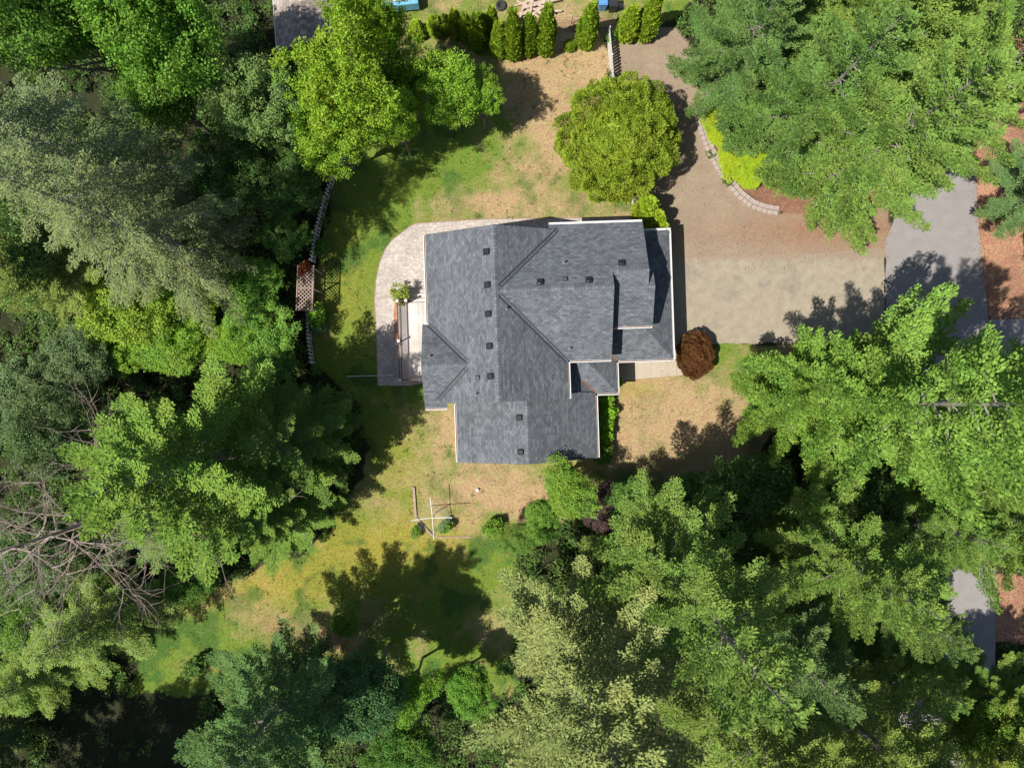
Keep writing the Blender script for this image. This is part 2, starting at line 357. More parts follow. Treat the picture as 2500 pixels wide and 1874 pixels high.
sheet("road", dpoly([(2030, 250), (2000, 380), (1935, 465), (1913, 520), (1914, 745), (1925, 900), (1925, 1800), (2150, 1800), (2150, 1000), (2160, 800), (2500, 790), (2500, 672), (2180, 690), (2135, 690), (2122, 560), (2105, 350), (2085, 250)]), .008, M['asphalt'], .09, 5)
sheet("driveway", dpoly([(1380, 556), (1500, 556), (1560, 552), (1700, 548), (1800, 545), (1860, 538), (1911, 536), (1912, 742), (1700, 740), (1480, 744), (1380, 744)]), .012, M['concrete'], .11, 8, .12)
sheet("front_walk", dpoly([(1290, 747), (1500, 747), (1495, 808), (1290, 826)]), .006, noise_mat("walk concrete", (.42, .36, .28), (.46, .40, .32), 2, 6, bump=.1), 0)
mb = MB()
for a, b in [((1621, 556), (1622, 740)), ((1762, 547), (1765, 740)), ((1500, 640), (1502, 640))]:
    p, q = D(*a), D(*b)
    if abs(p[1] - q[1]) > .5:
        mb.poly([(p[0] - .012, q[1], .0165), (p[0] + .012, q[1], .0165), (p[0] + .012, p[1], .0165), (p[0] - .012, p[1], .0165)])
tag(mb.build("driveway_joint", M['joint']), kind='structure')
mb = MB()
for dx in (1406, 1462):
    p = D(dx, 748); mb.poly([(p[0] - .01, p[1] - 1.9, .0105), (p[0] + .01, p[1] - 1.9, .0105), (p[0] + .01, p[1], .0105), (p[0] - .01, p[1], .0105)])
tag(mb.build("walk_joint", mat("dark joint", (.2, .16, .12), .9)), kind='structure')
pat = [G(*p) for p in [(922, 941), (918, 807), (914, 732), (917, 688), (927, 639), (942, 605), (958, 585), (975, 572), (1000, 553), (1013, 546), (1080, 541), (1195, 534), (1425, 532), (1556, 527), (1556, 600), (1100, 600), (1066, 620), (1060, 800), (1045, 800), (1030, 935), (1000, 941)]]
sheet("patio", pat, .02, M['paver'])
mb = MB()
for a, b in zip(pat[:13], pat[1:14]): mb.bar((*a, .012), (*b, .012), .07, .03)
tag(mb.build("patio_edging", mat("edging", (.3, .2, .15), .9)), kind='structure')

# ------------------------------------------------------------------ house
house = empty("house", (0, 0, 0), "large house with dark grey shingle roof of many gables and white gutters", "house", rz=HA)
P = .49
class Pl:  # plane z = z0 + a*u + b*v
    def __init__(s, z0, a, b, u0=0, v0=0): s.z0, s.a, s.b, s.u0, s.v0 = z0, a, b, u0, v0
    def z(s, u, v): return s.z0 + s.a * (u - s.u0) + s.b * (v - s.v0)
RU, RZ = -.785, 6.9
mW = Pl(RZ, P, 0, RU, 0); mE = Pl(RZ, -P, 0, RU, 0)
bN = Pl(RZ, 0, -P, 0, 5.52); bS = Pl(RZ, 0, P, 0, 5.52)
cS = Pl(RZ - P * .98, 0, P, 0, 6.5)
dS = Pl(RZ - P * .98, 0, P, 0, 6.5); dN = Pl(dS.z(0, 5.62), 0, -P, 0, 5.62)
hN = Pl(6.0, 0, -P, 0, 1.27); hS = Pl(6.0, 0, P, 0, 1.27)
eE = Pl(2.9, -P, 0, 10.46, 0); eS = Pl(2.9, 0, P, 0, 1.27); eN = Pl(2.9, 0, -P, 0, 9.6)
fE = Pl(2.9, -P, 0, 6.79, 0); fS = Pl(2.9, 0, P, 0, -.8)
gE = Pl(2.9, -P, 0, 5.38, 0); gW = Pl(2.9, P, 0, -3.65, 0)
slopes = []
def slope(mb, pl, pts, th=.13):
    slopes.append((pl, pts))
    A = 0; n = len(pts)
    for i in range(n): A += pts[i][0] * pts[(i + 1) % n][1] - pts[(i + 1) % n][0] * pts[i][1]
    if A < 0: pts = pts[::-1]
    top = [(u, v, pl.z(u, v)) for u, v in pts]
    if abs(pl.a) > 0: uv = [(v, u * math.copysign(1.115, pl.a) + 40) for u, v in pts]
    else: uv = [(u, v * math.copysign(1.115, pl.b) + 40) for u, v in pts]
    mb.poly(top, uv); mb.poly([(u, v, z - th) for u, v, z in reversed(top)], uv[::-1])
    for i in range(n):
        a, b = top[i], top[(i + 1) % n]
        mb.poly([(a[0], a[1], a[2] - th), (b[0], b[1], b[2] - th), b, a])
vx = 3.5 # main east eave
N1 = RU + (9.4 - 5.52)
mb = MB()
slope(mb, mW, [(RU, -1.05), (RU, 9.4), (-5.07, 9.4), (-5.07, 3.87), (-2.6, 1.40), (-2.6, 1.14), (-4.78, -1.05)])
slope(mb, mE, [(RU, -1.05), (vx, -1.05), (vx, 1.235), (RU, 5.52), (N1, 9.4), (RU, 9.4)])
slope(mb, bN, [(RU, 5.52), (6.2, 5.52), (6.2, 6.5), (8.39, 6.5), (8.39, 9.75), (2.57, 9.75), (2.57, 9.404), (N1, 9.4)])
slope(mb, bS, [(RU, 5.52), (vx, 1.235), (vx, 1.32), (6.2, 1.32), (6.2, 5.52)])
slope(mb, cS, [(6.2, 6.5), (6.2, 3.3), (8.39, 3.3), (8.39, 6.5)])
slope(mb, dS, [(8.392, 5.62), (8.392, 3.3), (8.80, 3.3), (8.80, 5.62)])
slope(mb, dN, [(8.392, 5.62), (8.80, 5.62), (8.80, 7.9), (8.392, 7.9)])
slope(mb, hN, [(-5.43, 1.27), (-2.6, 1.27), (-2.6, 1.40), (-5.07, 3.84), (-5.43, 3.84)])
slope(mb, hS, [(-5.43, 1.27), (-5.43, -1.33), (-4.05, -1.33), (-4.05, -1.052), (-4.78, -1.052), (-2.6, 1.14), (-2.6, 1.27)])
mainroof = mb.build("roof", M['roof'], house)
mb = MB()
slope(mb, eE, [(10.46, 1.27), (10.46, 9.6), (8.05, 7.19), (8.05, 3.68)])
slope(mb, eS, [(6.79, 1.27), (10.46, 1.27), (8.05, 3.68), (5.85, 3.68), (5.85, 2.21)])
slope(mb, eN, [(10.46, 9.6), (8.05, 9.6), (8.05, 7.19)])
slope(mb, fE, [(6.79, 1.27), (6.79, -.8), (4.29, 1.7), (6.36, 1.7)])
slope(mb, fS, [(5.38, -.8), (6.79, -.8), (4.29, 1.7), (3.1, 1.7), (3.1, 1.48)])
lowroof = mb.build("roof", M['roof'], house); lowroof['label'] = "low skirt roof over the garage and porch"
mb = MB()
slope(mb, gE, [(5.38, -4.96), (5.38, -.8), (3.1, 1.48), (3.1, -.65), (.865, -.65), (.865, -4.96)])
slope(mb, gW, [(-3.65, -4.96), (.865, -4.96), (.865, -.65), (-3.65, -.65)])
groof = mb.build("roof", M['roof'], house); groof['label'] = "lower gabled roof of the south wing"
def roofz(u, v):
    best = 0
    for pl, pts in slopes:
        ins = inpoly(np.array([u]), np.array([v]), pts)[0]
        if ins: best = max(best, pl.z(u, v))
    return best
def plane_at(u, v):
    best = None
    for pl, pts in slopes:
        if inpoly(np.array([u]), np.array([v]), pts)[0]:
            if best is None or pl.z(u, v) > best.z(u, v): best = pl
    return best
def Z2uv(zx, zy):                      # 800 px wide roof close-up -> house coords on the roof
    px, py = 900 + zx * .41, 480 + zy * .41; z = 6
    for _ in range(8):
        x, y = G(px, py, z); u = x * math.cos(HA) + y * math.sin(HA); v = -x * math.sin(HA) + y * math.cos(HA)
        z = roofz(u, v) or z
    return u, v
# ridge caps and valleys
def strip(mb, p, q, w, lift, split=True):
    p = np.array(p, float); q = np.array(q, float); d = q[:2] - p[:2]; L = np.linalg.norm(d); n = np.array((-d[1], d[0])) / L
    for s in (-1, 1):
        a = [p[:2], q[:2], q[:2] + n * s * w, p[:2] + n * s * w]
        mid = (p[:2] + q[:2]) / 2 + n * s * .03; pl = plane_at(*mid)
        if pl is None: continue
        pts = [(c[0], c[1], pl.z(c[0], c[1]) + lift) for c in a]
        Ln = [0, L, L, 0]; W = [0, 0, w, w]
        pts = pts if s > 0 else pts[::-1]
        uv = [(b + 3.3, a_) for a_, b in zip(Ln, W)]
        mb.poly(pts, uv if s > 0 else uv[::-1])
caps = []
for p, q in [((RU, -1.05), (RU, 9.4)), ((RU + .25, 5.52), (6.2, 5.52)), ((6.2, 6.5), (8.39, 6.5)), ((-5.43, 1.27), (-2.75, 1.27)), ((.865, -4.96), (.865, -1.1)), ((10.4, 1.33), (8.9, 2.83)), ((6.73, -.74), (5.0, .99)), ((10.4, 9.54), (8.9, 8.04))]:
    mb = MB(); strip(mb, p, q, .16, .012); caps.append(mb)
M['ridgecap'] = shingle("ridge caps", (.105, .116, .132), (.17, .182, .20), .4, .2)
for mb in caps: mb.build("ridge_cap", M['ridgecap'], house)
for p, q in [((RU + .12, 5.64), (N1, 9.36)), ((RU + .12, 5.40), (vx - .05, 1.285)), ((-2.65, 1.45), (-5.02, 3.82)), ((-2.65, 1.09), (-4.55, -.82))]:
    mb = MB(); strip(mb, p, q, .15, .01); vf = mb.build("valley_flashing", M['valley'], house)
    mb = MB(); strip(mb, p, q, .045, .016); mb.build("seam", M['roof'], vf)
for p, q in [((6.79, 1.27), (6.36, 1.7)), ((5.38, -.8), (4.5, .08))]:
    mb = MB(); strip(mb, p, q, .06, .01); o = mb.build("valley_flashing", M['debris'], house); o['label'] = "roof valley filled with red brown needles"
# gutters
def gutter(p, q, z, nrm, debris=True, w=.13):
    p = np.array(p, float); q = np.array(q, float); n = np.array(nrm, float)
    def quad(a, b): return [tuple(p + n * a), tuple(q + n * a), tuple(q + n * b), tuple(p + n * b)]
    def pr(mb, a, b, z0, z1):
        k = quad(a, b); A = sum(k[i][0] * k[(i + 1) % 4][1] - k[(i + 1) % 4][0] * k[i][1] for i in range(4))
        mb.hexa(k if A > 0 else k[::-1], z0, z1)
    mb = MB(); pr(mb, w - .045, w, z - .14, z - .01); pr(mb, .004, w - .048, z - .14, z - .11); pr(mb, .004, .02, z - .108, z - .02)
    d = (q - p) / np.linalg.norm(q - p)
    for e, s in ((p, -1), (q, 1)):
        c = e + d * s * .012
        k = [tuple(c - d * .01 + n * 0), tuple(c + d * .01), tuple(c + d * .01 + n * w), tuple(c - d * .01 + n * w)]
        A = sum(k[i][0] * k[(i + 1) % 4][1] - k[(i + 1) % 4][0] * k[i][1] for i in range(4)); mb.hexa(k if A > 0 else k[::-1], z - .14, z - .008)
    g = mb.build("gutter", M['white'], house)
    if debris:
        mb = MB(); pr(mb, .022, w - .05, z - .107, z - .05); mb.build("needle_litter", M['debris'], g)
    return g
M['whiter'] = mat("gutter inside white", (.7, .7, .7), .5)
W_, E_, N_, S_ = (-1, 0), (1, 0), (0, 1), (0, -1)
gutter((-5.07, 9.35), (-5.07, 3.95), mW.z(-5.07, 0), W_)
gutter((2.62, 9.75), (8.34, 9.75), bN.z(0, 9.75), N_, False)
gutter((3.5, -1.0), (3.5, 1.2), mE.z(3.5, 0), E_)
gutter((3.66, 1.32), (6.15, 1.32), bS.z(0, 1.32), S_)
gutter((6.3, 3.3), (8.75, 3.3), cS.z(0, 3.3), S_)
gutter((10.46, 1.3), (10.46, 9.55), 2.9, E_, False)
gutter((6.95, 1.27), (10.56, 1.27), 2.9, S_)
gutter((8.7, 9.6), (10.56, 9.6), 2.9, N_, False)
gutter((6.79, -.75), (6.79, 1.12), 2.9, E_)
gutter((5.53, -.8), (6.9, -.8), 2.9, S_)
gutter((5.38, -4.9), (5.38, -.96), 2.9, E_)
gutter((-3.65, -4.9), (-3.65, -1.2), 2.9, W_)
gutter((-5.38, -1.33), (-4.1, -1.33), hS.z(0, -1.33), S_)
gutter((-5.38, 3.84), (-5.2, 3.84), hN.z(0, 3.84), N_, False)
# downspout elbows
def dn(u, v, z1, z0=.05):
    mb = MB(); mb.bar((u, v, z0), (u, v, z1), .07, .07); mb.build("downspout", M['white'], house)
dn(4.98, -4.62, 2.6); dn(-3.3, -4.62, 2.6); dn(10.15, 1.6, 2.6); dn(-4.7, 9.05, 4.6); dn(8.05, 9.4, 4.6); dn(-4.02, -1.0, 4.5)
# white end post seen under the south wing's rake
mb = MB(); mb.bar((4.35, -5.02, 2.6), (4.35, -5.22, 2.6), .1, .1); mb.build("vent_hood", M['white'], house)
# vents
def rounded_vent(name, u, v, s, hgt, material, par):
    pl = plane_at(u, v); z = pl.z(u, v)
    mb = MB(); prof = [(1, 0), (1, .55), (.9, .85), (.7, 1.0)]; ring = []
    for r, t in prof:
        q = []
        for k in range(20):
            a = 2 * math.pi * (k + .5) / 20; ca, sa = math.cos(a), math.sin(a)
            e = 4.5; m_ = (abs(ca) ** e + abs(sa) ** e) ** (-1 / e)
            x, y = m_ * ca * s / 2 * r, m_ * sa * s / 2 * r
            q.append((u + x, v + y, pl.z(u + x, v + y) + .02 + t * hgt))
        ring.append(q)
    for A, B in zip(ring, ring[1:]):
        for k in range(20): mb.poly([A[k], A[(k + 1) % 20], B[(k + 1) % 20], B[k]])
    mb.poly(ring[-1])
    o = mb.build(name, material, par, True)
    fl = MB(); h = s * .62
    fl.poly([(u + a * h, v + b * h, pl.z(u + a * h, v + b * h) + .012) for a, b in ((-1, -1), (1, -1), (1, 1), (-1, 1))])
    fl.build("flange", M['pipe'], o)
for zx, zy in [(700, 328), (706, 525), (711, 698), (718, 889), (724, 1069), (1023, 507), (1313, 495), (1508, 393), (897, 1315), (905, 1519)]:
    u, v = Z2uv(zx, zy); rounded_vent("roof_vent", u, v, .34, .17, M['vent'], house)
for zx, zy in [(1171, 489), (649, 1077)]:
    u, v = Z2uv(zx, zy); rounded_vent("roof_vent", u, v, .22, .14, mat("grey hood", (.09, .095, .1), .5), house)
for zx, zy in [(1167, 392), (822, 664), (1200, 902), (366, 950), (643, 1174)]:
    u, v = Z2uv(zx, zy); z = roofz(u, v); mb = MB(); mb.tube([(u, v, z - .05), (u, v, z + .28)], .045, 10); o = mb.build("vent_pipe", M['pipe'], house)
    mb = MB(); mb.lathe([(.14, z + .005), (.13, z + .02), (.06, z + .07)], 12, (u, v, 0)); mb.build("boot", mat("lead boot", (.16, .17, .18), .6), o)
mb = MB()
pts = []
for t in np.linspace(0, 1, 10):
    u = 3.2 + t * 2.15; v = -.72 + .07 * math.sin(t * 3.1); pts.append((u, v, gE.z(u, v) + .03))
mb.tube(pts, .022, 5); mb.build("roof_cable", M['pipe'], house)
mb = MB(); pts = [(8.75 + t * .3 + 1.0, 1.95 - .2 * t, 2.9 + P * (10.46 - 9.75 - .3 * t) + .1) for t in np.linspace(0, 1, 5)]
# walls
def prof_wall(mb, prof, axis, a0, a1):   # prof: list of (s,z) polygon; extruded along axis
    A = sum(prof[i][0] * prof[(i + 1) % len(prof)][1] - prof[(i + 1) % len(prof)][0] * prof[i][1] for i in range(len(prof)))
    if A < 0: prof = prof[::-1]
    if axis == 'v': f = lambda s, z, a: (s, a, z)
    else: f = lambda s, z, a: (a, s, z)
    mb.poly([f(s, z, a0) for s, z in prof]); mb.poly([f(s, z, a1) for s, z in reversed(prof)])
    for i in range(len(prof)):
        p, q = prof[i], prof[(i + 1) % len(prof)]
        mb.poly([f(*p, a0), f(*p, a1), f(*q, a1), f(*q, a0)])
o_ = .16
mb = MB()
prof_wall(mb, [(-4.65, 0), (3.1, 0), (3.1, mE.z(3.1, 0) - o_), (RU, RZ - o_), (-4.65, mW.z(-4.65, 0) - o_)], 'v', -.65, 9.0)
prof_wall(mb, [(1.7, 0.003), (9.35, 0.003), (9.35, bN.z(0, 9.35) - o_), (5.52, RZ - o_), (1.7, bS.z(0, 1.7) - o_)], 'u', -.5, 5.8)
prof_wall(mb, [(3.7, 0.006), (9.347, 0.006), (9.347, bN.z(0, 9.35) - o_), (6.5, cS.z(0, 6.5) - o_), (3.7, cS.z(0, 3.7) - o_)], 'u', 5.803, 8.05)
prof_wall(mb, [(3.75, 3.9), (7.5, 3.9), (7.5, dN.z(0, 7.5) - o_), (5.62, dN.z(0, 5.62) - o_), (3.75, dS.z(0, 3.75) - o_)], 'u', 8.053, 8.4)
prof_wall(mb, [(-.95, 0.003), (3.45, 0.003), (3.45, hN.z(0, 3.45) - o_), (1.27, 6 - o_), (-.95, hS.z(0, -.95) - o_)], 'u', -5.0, -4.0)
prof_wall(mb, [(-3.25, 0), (4.98, 0), (4.98, gE.z(4.98, 0) - o_), (.865, gE.z(.865, 0) - o_), (-3.25, gW.z(-3.25, 0) - o_)], 'v', -4.55, -.653)
mb.hexa([(8.053, 1.67), (10.05, 1.67), (10.05, 9.2), (8.053, 9.2)], 0, 2.84)
mb.hexa([(5.8, 1.67), (8.05, 1.67), (8.05, 3.697), (5.8, 3.697)], 0, 2.84)
mb.hexa([(3.103, -.4), (6.4, -.4), (6.4, 1.667), (3.103, 1.667)], 0, 2.8)
mb.build("wall", M['wall'], house)
# doors & windows (walls face away from the camera, yet they are there)
def opening(name, u, v, z, w, h, face, pane=None):
    mb = MB(); d = .04
    if face in 'EW':
        s = 1 if face == 'E' else -1; x0, x1 = sorted((u, u + s * d)); mb.box(x0, x1, v - w / 2 - .08, v + w / 2 + .08, z - .08, z + h + .08)
        mb2 = MB(); x0, x1 = sorted((u + s * d, u + s * (d + .015))); mb2.box(x0, x1, v - w / 2, v + w / 2, z, z + h)
    else:
        s = 1 if face == 'N' else -1; y0, y1 = sorted((v, v + s * d)); mb.box(u - w / 2 - .08, u + w / 2 + .08, y0, y1, z - .08, z + h + .08)
        mb2 = MB(); y0, y1 = sorted((v + s * d, v + s * (d + .015))); mb2.box(u - w / 2, u + w / 2, y0, y1, z, z + h)
    o = mb.build(name, M['white'], house); mb2.build("pane" if name == 'window' else "panel", pane or M['glass'], o)
for v in (3.4, 7.2): opening("garage_door", 10.05, v, .1, 2.6, 2.2, 'E', M['white'])
opening("front_door", 6.4, .6, .15, .95, 2.1, 'E', M['rail'])
for a in [(-4.65, 7.6, 3.0, 1.6, 1.2, 'W'), (-4.65, 5.3, .95, 1.7, 2.1, 'W'), (-5.0, 1.2, 3.0, 1.5, 1.2, 'W'), (-3.25, -2.6, 1.0, 1.4, 1.2, 'W'), (4.98, -2.6, 1.0, 1.6, 1.3, 'E'), (-1.5, -4.55, 1.0, 1.4, 1.2, 'S'), (2.6, -4.55, 1.0, 1.4, 1.2, 'S'), (-2.5, 9.0, 1.0, 1.5, 1.3, 'N'), (.8, 9.0, 1.0, 1.5, 1.3, 'N'), (5, 9.35, 1.2, 1.2, 1.1, 'N'), (8.4, 5.6, 4.1, .9, .8, 'E')]:
    opening("window", a[0], a[1], a[2], a[3], a[4], a[5])

# ------------------------------------------------------------------ deck
deck = empty("deck", (0, 0, 0), "pale wooden deck with brown rail on the left side of the house", "deck", rz=HA)
DZ = .8
mb = MB(); mb.box(-7.5, -4.66, .45, 5.72, DZ - .06, DZ); mb.hasuv = True
mb.uv = []
for f in mb.f:
    for i in f: mb.uv.append((mb.v[i][1] + 10, mb.v[i][0] + 10))
mb.build("deck_floor", M['deck'], deck)
mb = MB(); mb.box(-7.52, -4.66, .43, .47, DZ - .35, DZ - .062); mb.box(-7.54, -7.5, .43, 5.74, DZ - .35, DZ - .062); mb.box(-7.5, -4.66, 5.70, 5.74, DZ - .35, DZ - .062)
mb.build("skirt_board", M['greywood'], deck)
for k in range(3):
    mb = MB(); y0 = 5.76 + k * .31; z = DZ - .2 * (k + 1); mb.box(-6.75, -4.9, y0, y0 + .29, z - .05, z); mb.hasuv = True; mb.uv = []
    for f in mb.f:
        for i in f: mb.uv.append((mb.v[i][0] + 10, mb.v[i][1] + 10.02))
    mb.build("step", M['deck'], deck)
posts = [(-7.42, .5), (-7.42, 3.1), (-7.42, 5.75), (-6.85, 5.75), (-5.05, .5)]
for i, (u, v) in enumerate(posts):
    mb = MB(); mb.box(u - .05, u + .05, v - .05, v + .05, .02, DZ + 1.0); po = mb.build("post", M['rail'], deck)
    mb = MB(); mb.box(u - .085, u + .085, v - .085, v + .085, DZ + 1.0, DZ + 1.03); mb.hexa([(u - .05, v - .05), (u + .05, v - .05), (u + .05, v + .05), (u - .05, v + .05)], DZ + 1.03, DZ + 1.06); mb.build("post_cap", M['white'], po)
def railing(p, q):
    p = np.array(p); q = np.array(q); L = np.linalg.norm(q - p); d = (q - p) / L
    mb = MB(); mb.bar((*p, DZ + .93), (*q, DZ + .93), .07, .05); mb.build("handrail", M['rail'], deck); mb = MB(); mb.bar((*p, DZ + .1), (*q, DZ + .1), .04, .05); mb.build("bottom_rail", M['rail'], deck)
    mb = MB(); n = int(L / .115)
    for k in range(1, n): c = p + d * L * k / n; mb.bar((*c, DZ + .11), (*c, DZ + .91), .033, .033)
    mb.build("balusters", M['rail'], deck)
railing((-7.42, .56), (-7.42, 3.04)); railing((-7.42, 3.16), (-7.42, 5.69)); railing((-7.36, .5), (-5.11, .5)); railing((-7.36, 5.75), (-6.91, 5.75))
# mulch strip beside the deck
mu = [H2(*p) for p in [(-8.0, 3.2), (-7.55, 3.2), (-7.55, 5.9), (-7.9, 5.9), (-8.02, 5.0), (-7.93, 4.2)]]
sheet("mulch_strip", mu, .03, noise_mat("red mulch", (.3, .14, .08), (.48, .26, .16), 8), .04, 3, .2)

# ------------------------------------------------------------------ foliage engine
def nrm(a): return a / (np.linalg.norm(a, axis=-1, keepdims=True) + 1e-9)
def kites(name, Cn, Dn, Nn, L, W, material, parent=None, cols=None, extra=None, mid=.45, fold=.12):
    Dn = nrm(Dn); S = nrm(np.cross(Nn, Dn)); N = np.cross(Dn, S); L = L[:, None]; W = W[:, None]
    v = np.stack([Cn, Cn + Dn * L * mid + S * W / 2 - N * W * fold, Cn + Dn * L, Cn + Dn * L * mid - S * W / 2 - N * W * fold], 1).astype('f')
    n = len(Cn); co = v.reshape(-1, 3); idx = np.arange(n * 4).astype('i'); starts = (np.arange(n) * 4).astype('i')
    if extra is not None:
        ev, ef = extra; co = np.concatenate([co, np.array(ev, 'f')]); ei = (np.array(ef, 'i') + n * 4)
        idx = np.concatenate([idx, ei.ravel()]); starts = np.concatenate([starts, n * 4 + np.arange(len(ef)) * 4]).astype('i')
    me = bpy.data.meshes.new(name); me.vertices.add(len(co)); me.vertices.foreach_set("co", co.ravel())
    me.loops.add(len(idx)); me.loops.foreach_set("vertex_index", idx); me.polygons.add(len(starts)); me.polygons.foreach_set("loop_start", starts)
    me.update(calc_edges=True); me.materials.append(material)
    if cols is not None:
        ca = me.color_attributes.new("Col", 'FLOAT_COLOR', 'POINT')
        c = np.repeat(np.concatenate([cols, np.ones((n, 1))], 1), 4, 0); ca.data.foreach_set("color", c.astype('f').ravel())
    return me

def fir_mesh(seed, h=20., r=5., z0=.18, tuft=.17, tw=.06, droop=0., dens=1., whorl=.80, prof=1.0, flat=1.0, upturn=.10, wide=.34, puff=.12, sp2=.40, tsp=.085, w2=.20):
    """returns crown mesh, wood mesh; trunk at the origin"""
    g = np.random.default_rng(seed)
    Cs, Ds, Ns, Ls = [], [], [], []; wood = MB()
    lean = g.normal(0, .25, 2)
    zz = np.linspace(0, h, 9)
    wood.tube([(lean[0] * (z / h) ** 2, lean[1] * (z / h) ** 2, z) for z in zz], [max(.02, .30 * h / 20 * (1 - .93 * z / h)) for z in zz], 8)
    z = z0 * h; 
    while z < h * .985:
        t = (z - z0 * h) / (h - z0 * h)
        R_ = r * min(1, (1 - t) * 1.55 + .03) ** .85 * (.72 + .28 * min(1, t * 5)) * prof
        nb = 5 if R_ > 1.2 else 4
        a0 = g.random() * 6.28
        for b in range(nb):
            if g.random() < .10: continue
            az = a0 + 6.283 * b / nb + g.normal(0, .22)
            L = R_ * g.choice([g.uniform(.78, 1.08), g.uniform(.5, .8)], p=[.75, .25]); zb = z + g.normal(0, .22)
            el = R(-14 + 50 * t ** 1.3) - droop * (1 - t * .6) + g.normal(0, .07)
            dirh = np.array((math.cos(az), math.sin(az))); side = np.array((-math.sin(az), math.cos(az), 0))
            bend = g.normal(0, .05)
            def axis(s):
                s = np.asarray(s); x = L * s * math.cos(el); yb = bend * L * s ** 2
                zc = L * (s * math.sin(el) - .10 * s ** 2 * (1 + droop * 2) + upturn * s ** 3)
                return np.stack([dirh[0] * x + side[0] * yb + lean[0] * (zb / h) ** 2, dirh[1] * x + side[1] * yb + lean[1] * (zb / h) ** 2, zb + zc], -1)
            ss = np.linspace(0, .96, 5); wood.tube(axis(ss), [.010 + .0105 * L * (1 - s * .93) for s in ss], 4, False)
            # side sprays: each a narrow convex feather of small tufts, with gaps between neighbours
            ns = max(3, int(L / sp2)); s_ = np.linspace(.16, .97, ns)
            specs = [(float(a_), sg) for a_ in s_ for sg in (-1, 1)] + [(.55, 0)]
            for s0, sg in specs:
                if sg == 0:
                    B0 = axis(.5); dd0 = nrm(axis(1.) - axis(.5)); Ls2 = float(np.linalg.norm(axis(1.02) - axis(.5))); 
                else:
                    s0 = min(.98, s0 + g.normal(0, .02) + sg * .25 * sp2 / L); B0 = axis(s0); T0 = nrm(axis(s0 + .02) - axis(s0 - .02))
                    Ls2 = (wide * L * (1 - s0) ** .7 * min(1, .35 + s0 * 2.2) + .22) * g.uniform(.7, 1.2)
                    an = math.radians(54 - 18 * s0 + g.normal(0, 6)); dd0 = T0 * math.cos(an) + side * math.sin(an) * sg; dd0[2] += g.normal(.02 - droop * .7, .12); dd0 = nrm(dd0)
                nt = max(3, int(Ls2 / tsp)); q = np.repeat((np.arange(nt) + .5) / nt, 2); sgn = np.tile([-1., 1.], nt)
                lt = (w2 * np.sin(np.clip(q * .9 + .12, 0, 1) * 3.1416) ** .6 + .05) * g.uniform(.75, 1.15, 2 * nt) * min(1, .5 + Ls2)
                pd = np.cross(dd0, np.array((0, 0, 1.))); pd /= np.linalg.norm(pd) + 1e-9; upv = np.cross(pd, dd0)
                k = np.maximum(1, np.round(lt / (tuft * .6)).astype(int)); rep = np.repeat(np.arange(2 * nt), k); fr = np.concatenate([(np.arange(c_) + .2) / c_ for c_ in k])
                lat = lt[rep] * fr; al = Ls2 * q[rep] + lat * .7
                base = B0 + dd0 * al[:, None] + pd * (sgn[rep] * lat)[:, None] + upv * (puff * (1 - (lat / (w2 + .05)) ** 2) * np.sin(np.clip(q[rep], 0, 1) * 2.6 + .3))[:, None]
                base[:, 2] -= (.10 + droop * .9) * (al / max(Ls2, .3)) ** 2 * Ls2 * .6 - upturn * .5 * (al / Ls2) ** 3 * Ls2
                m = len(rep); tilt = (sgn[rep] * (.25 + 1.1 * lat / (w2 + .05)))[:, None]
                d = dd0 * .75 + pd * (sgn[rep] * g.uniform(.2, .9, m))[:, None] + upv * g.normal(.05, .18 / flat, m)[:, None]
                Nn = upv + pd * tilt * .6 + g.normal(0, .24 / flat, (m, 3)) + np.array((0, 0, .3))
                Cs.append(base + g.normal(0, .015, (m, 3))); Ds.append(d); Ns.append(Nn); Ls.append(tuft * g.uniform(.75, 1.25, m))
        z += whorl * g.uniform(.75, 1.25) * (1 - .4 * t)
    Cn = np.concatenate(Cs); Dn = np.concatenate(Ds); Nn = np.concatenate(Ns); L = np.concatenate(Ls)
    cm = kites("crown", Cn, Dn, Nn, L, L * (tw / tuft) * 1.25, M['needle'])
    wm = bpy.data.meshes.new("trunk"); wm.from_pydata(wood.v, [], wood.f); wm.materials.append(M['bark']); wm.update()
    return cm, wm, len(Cn)

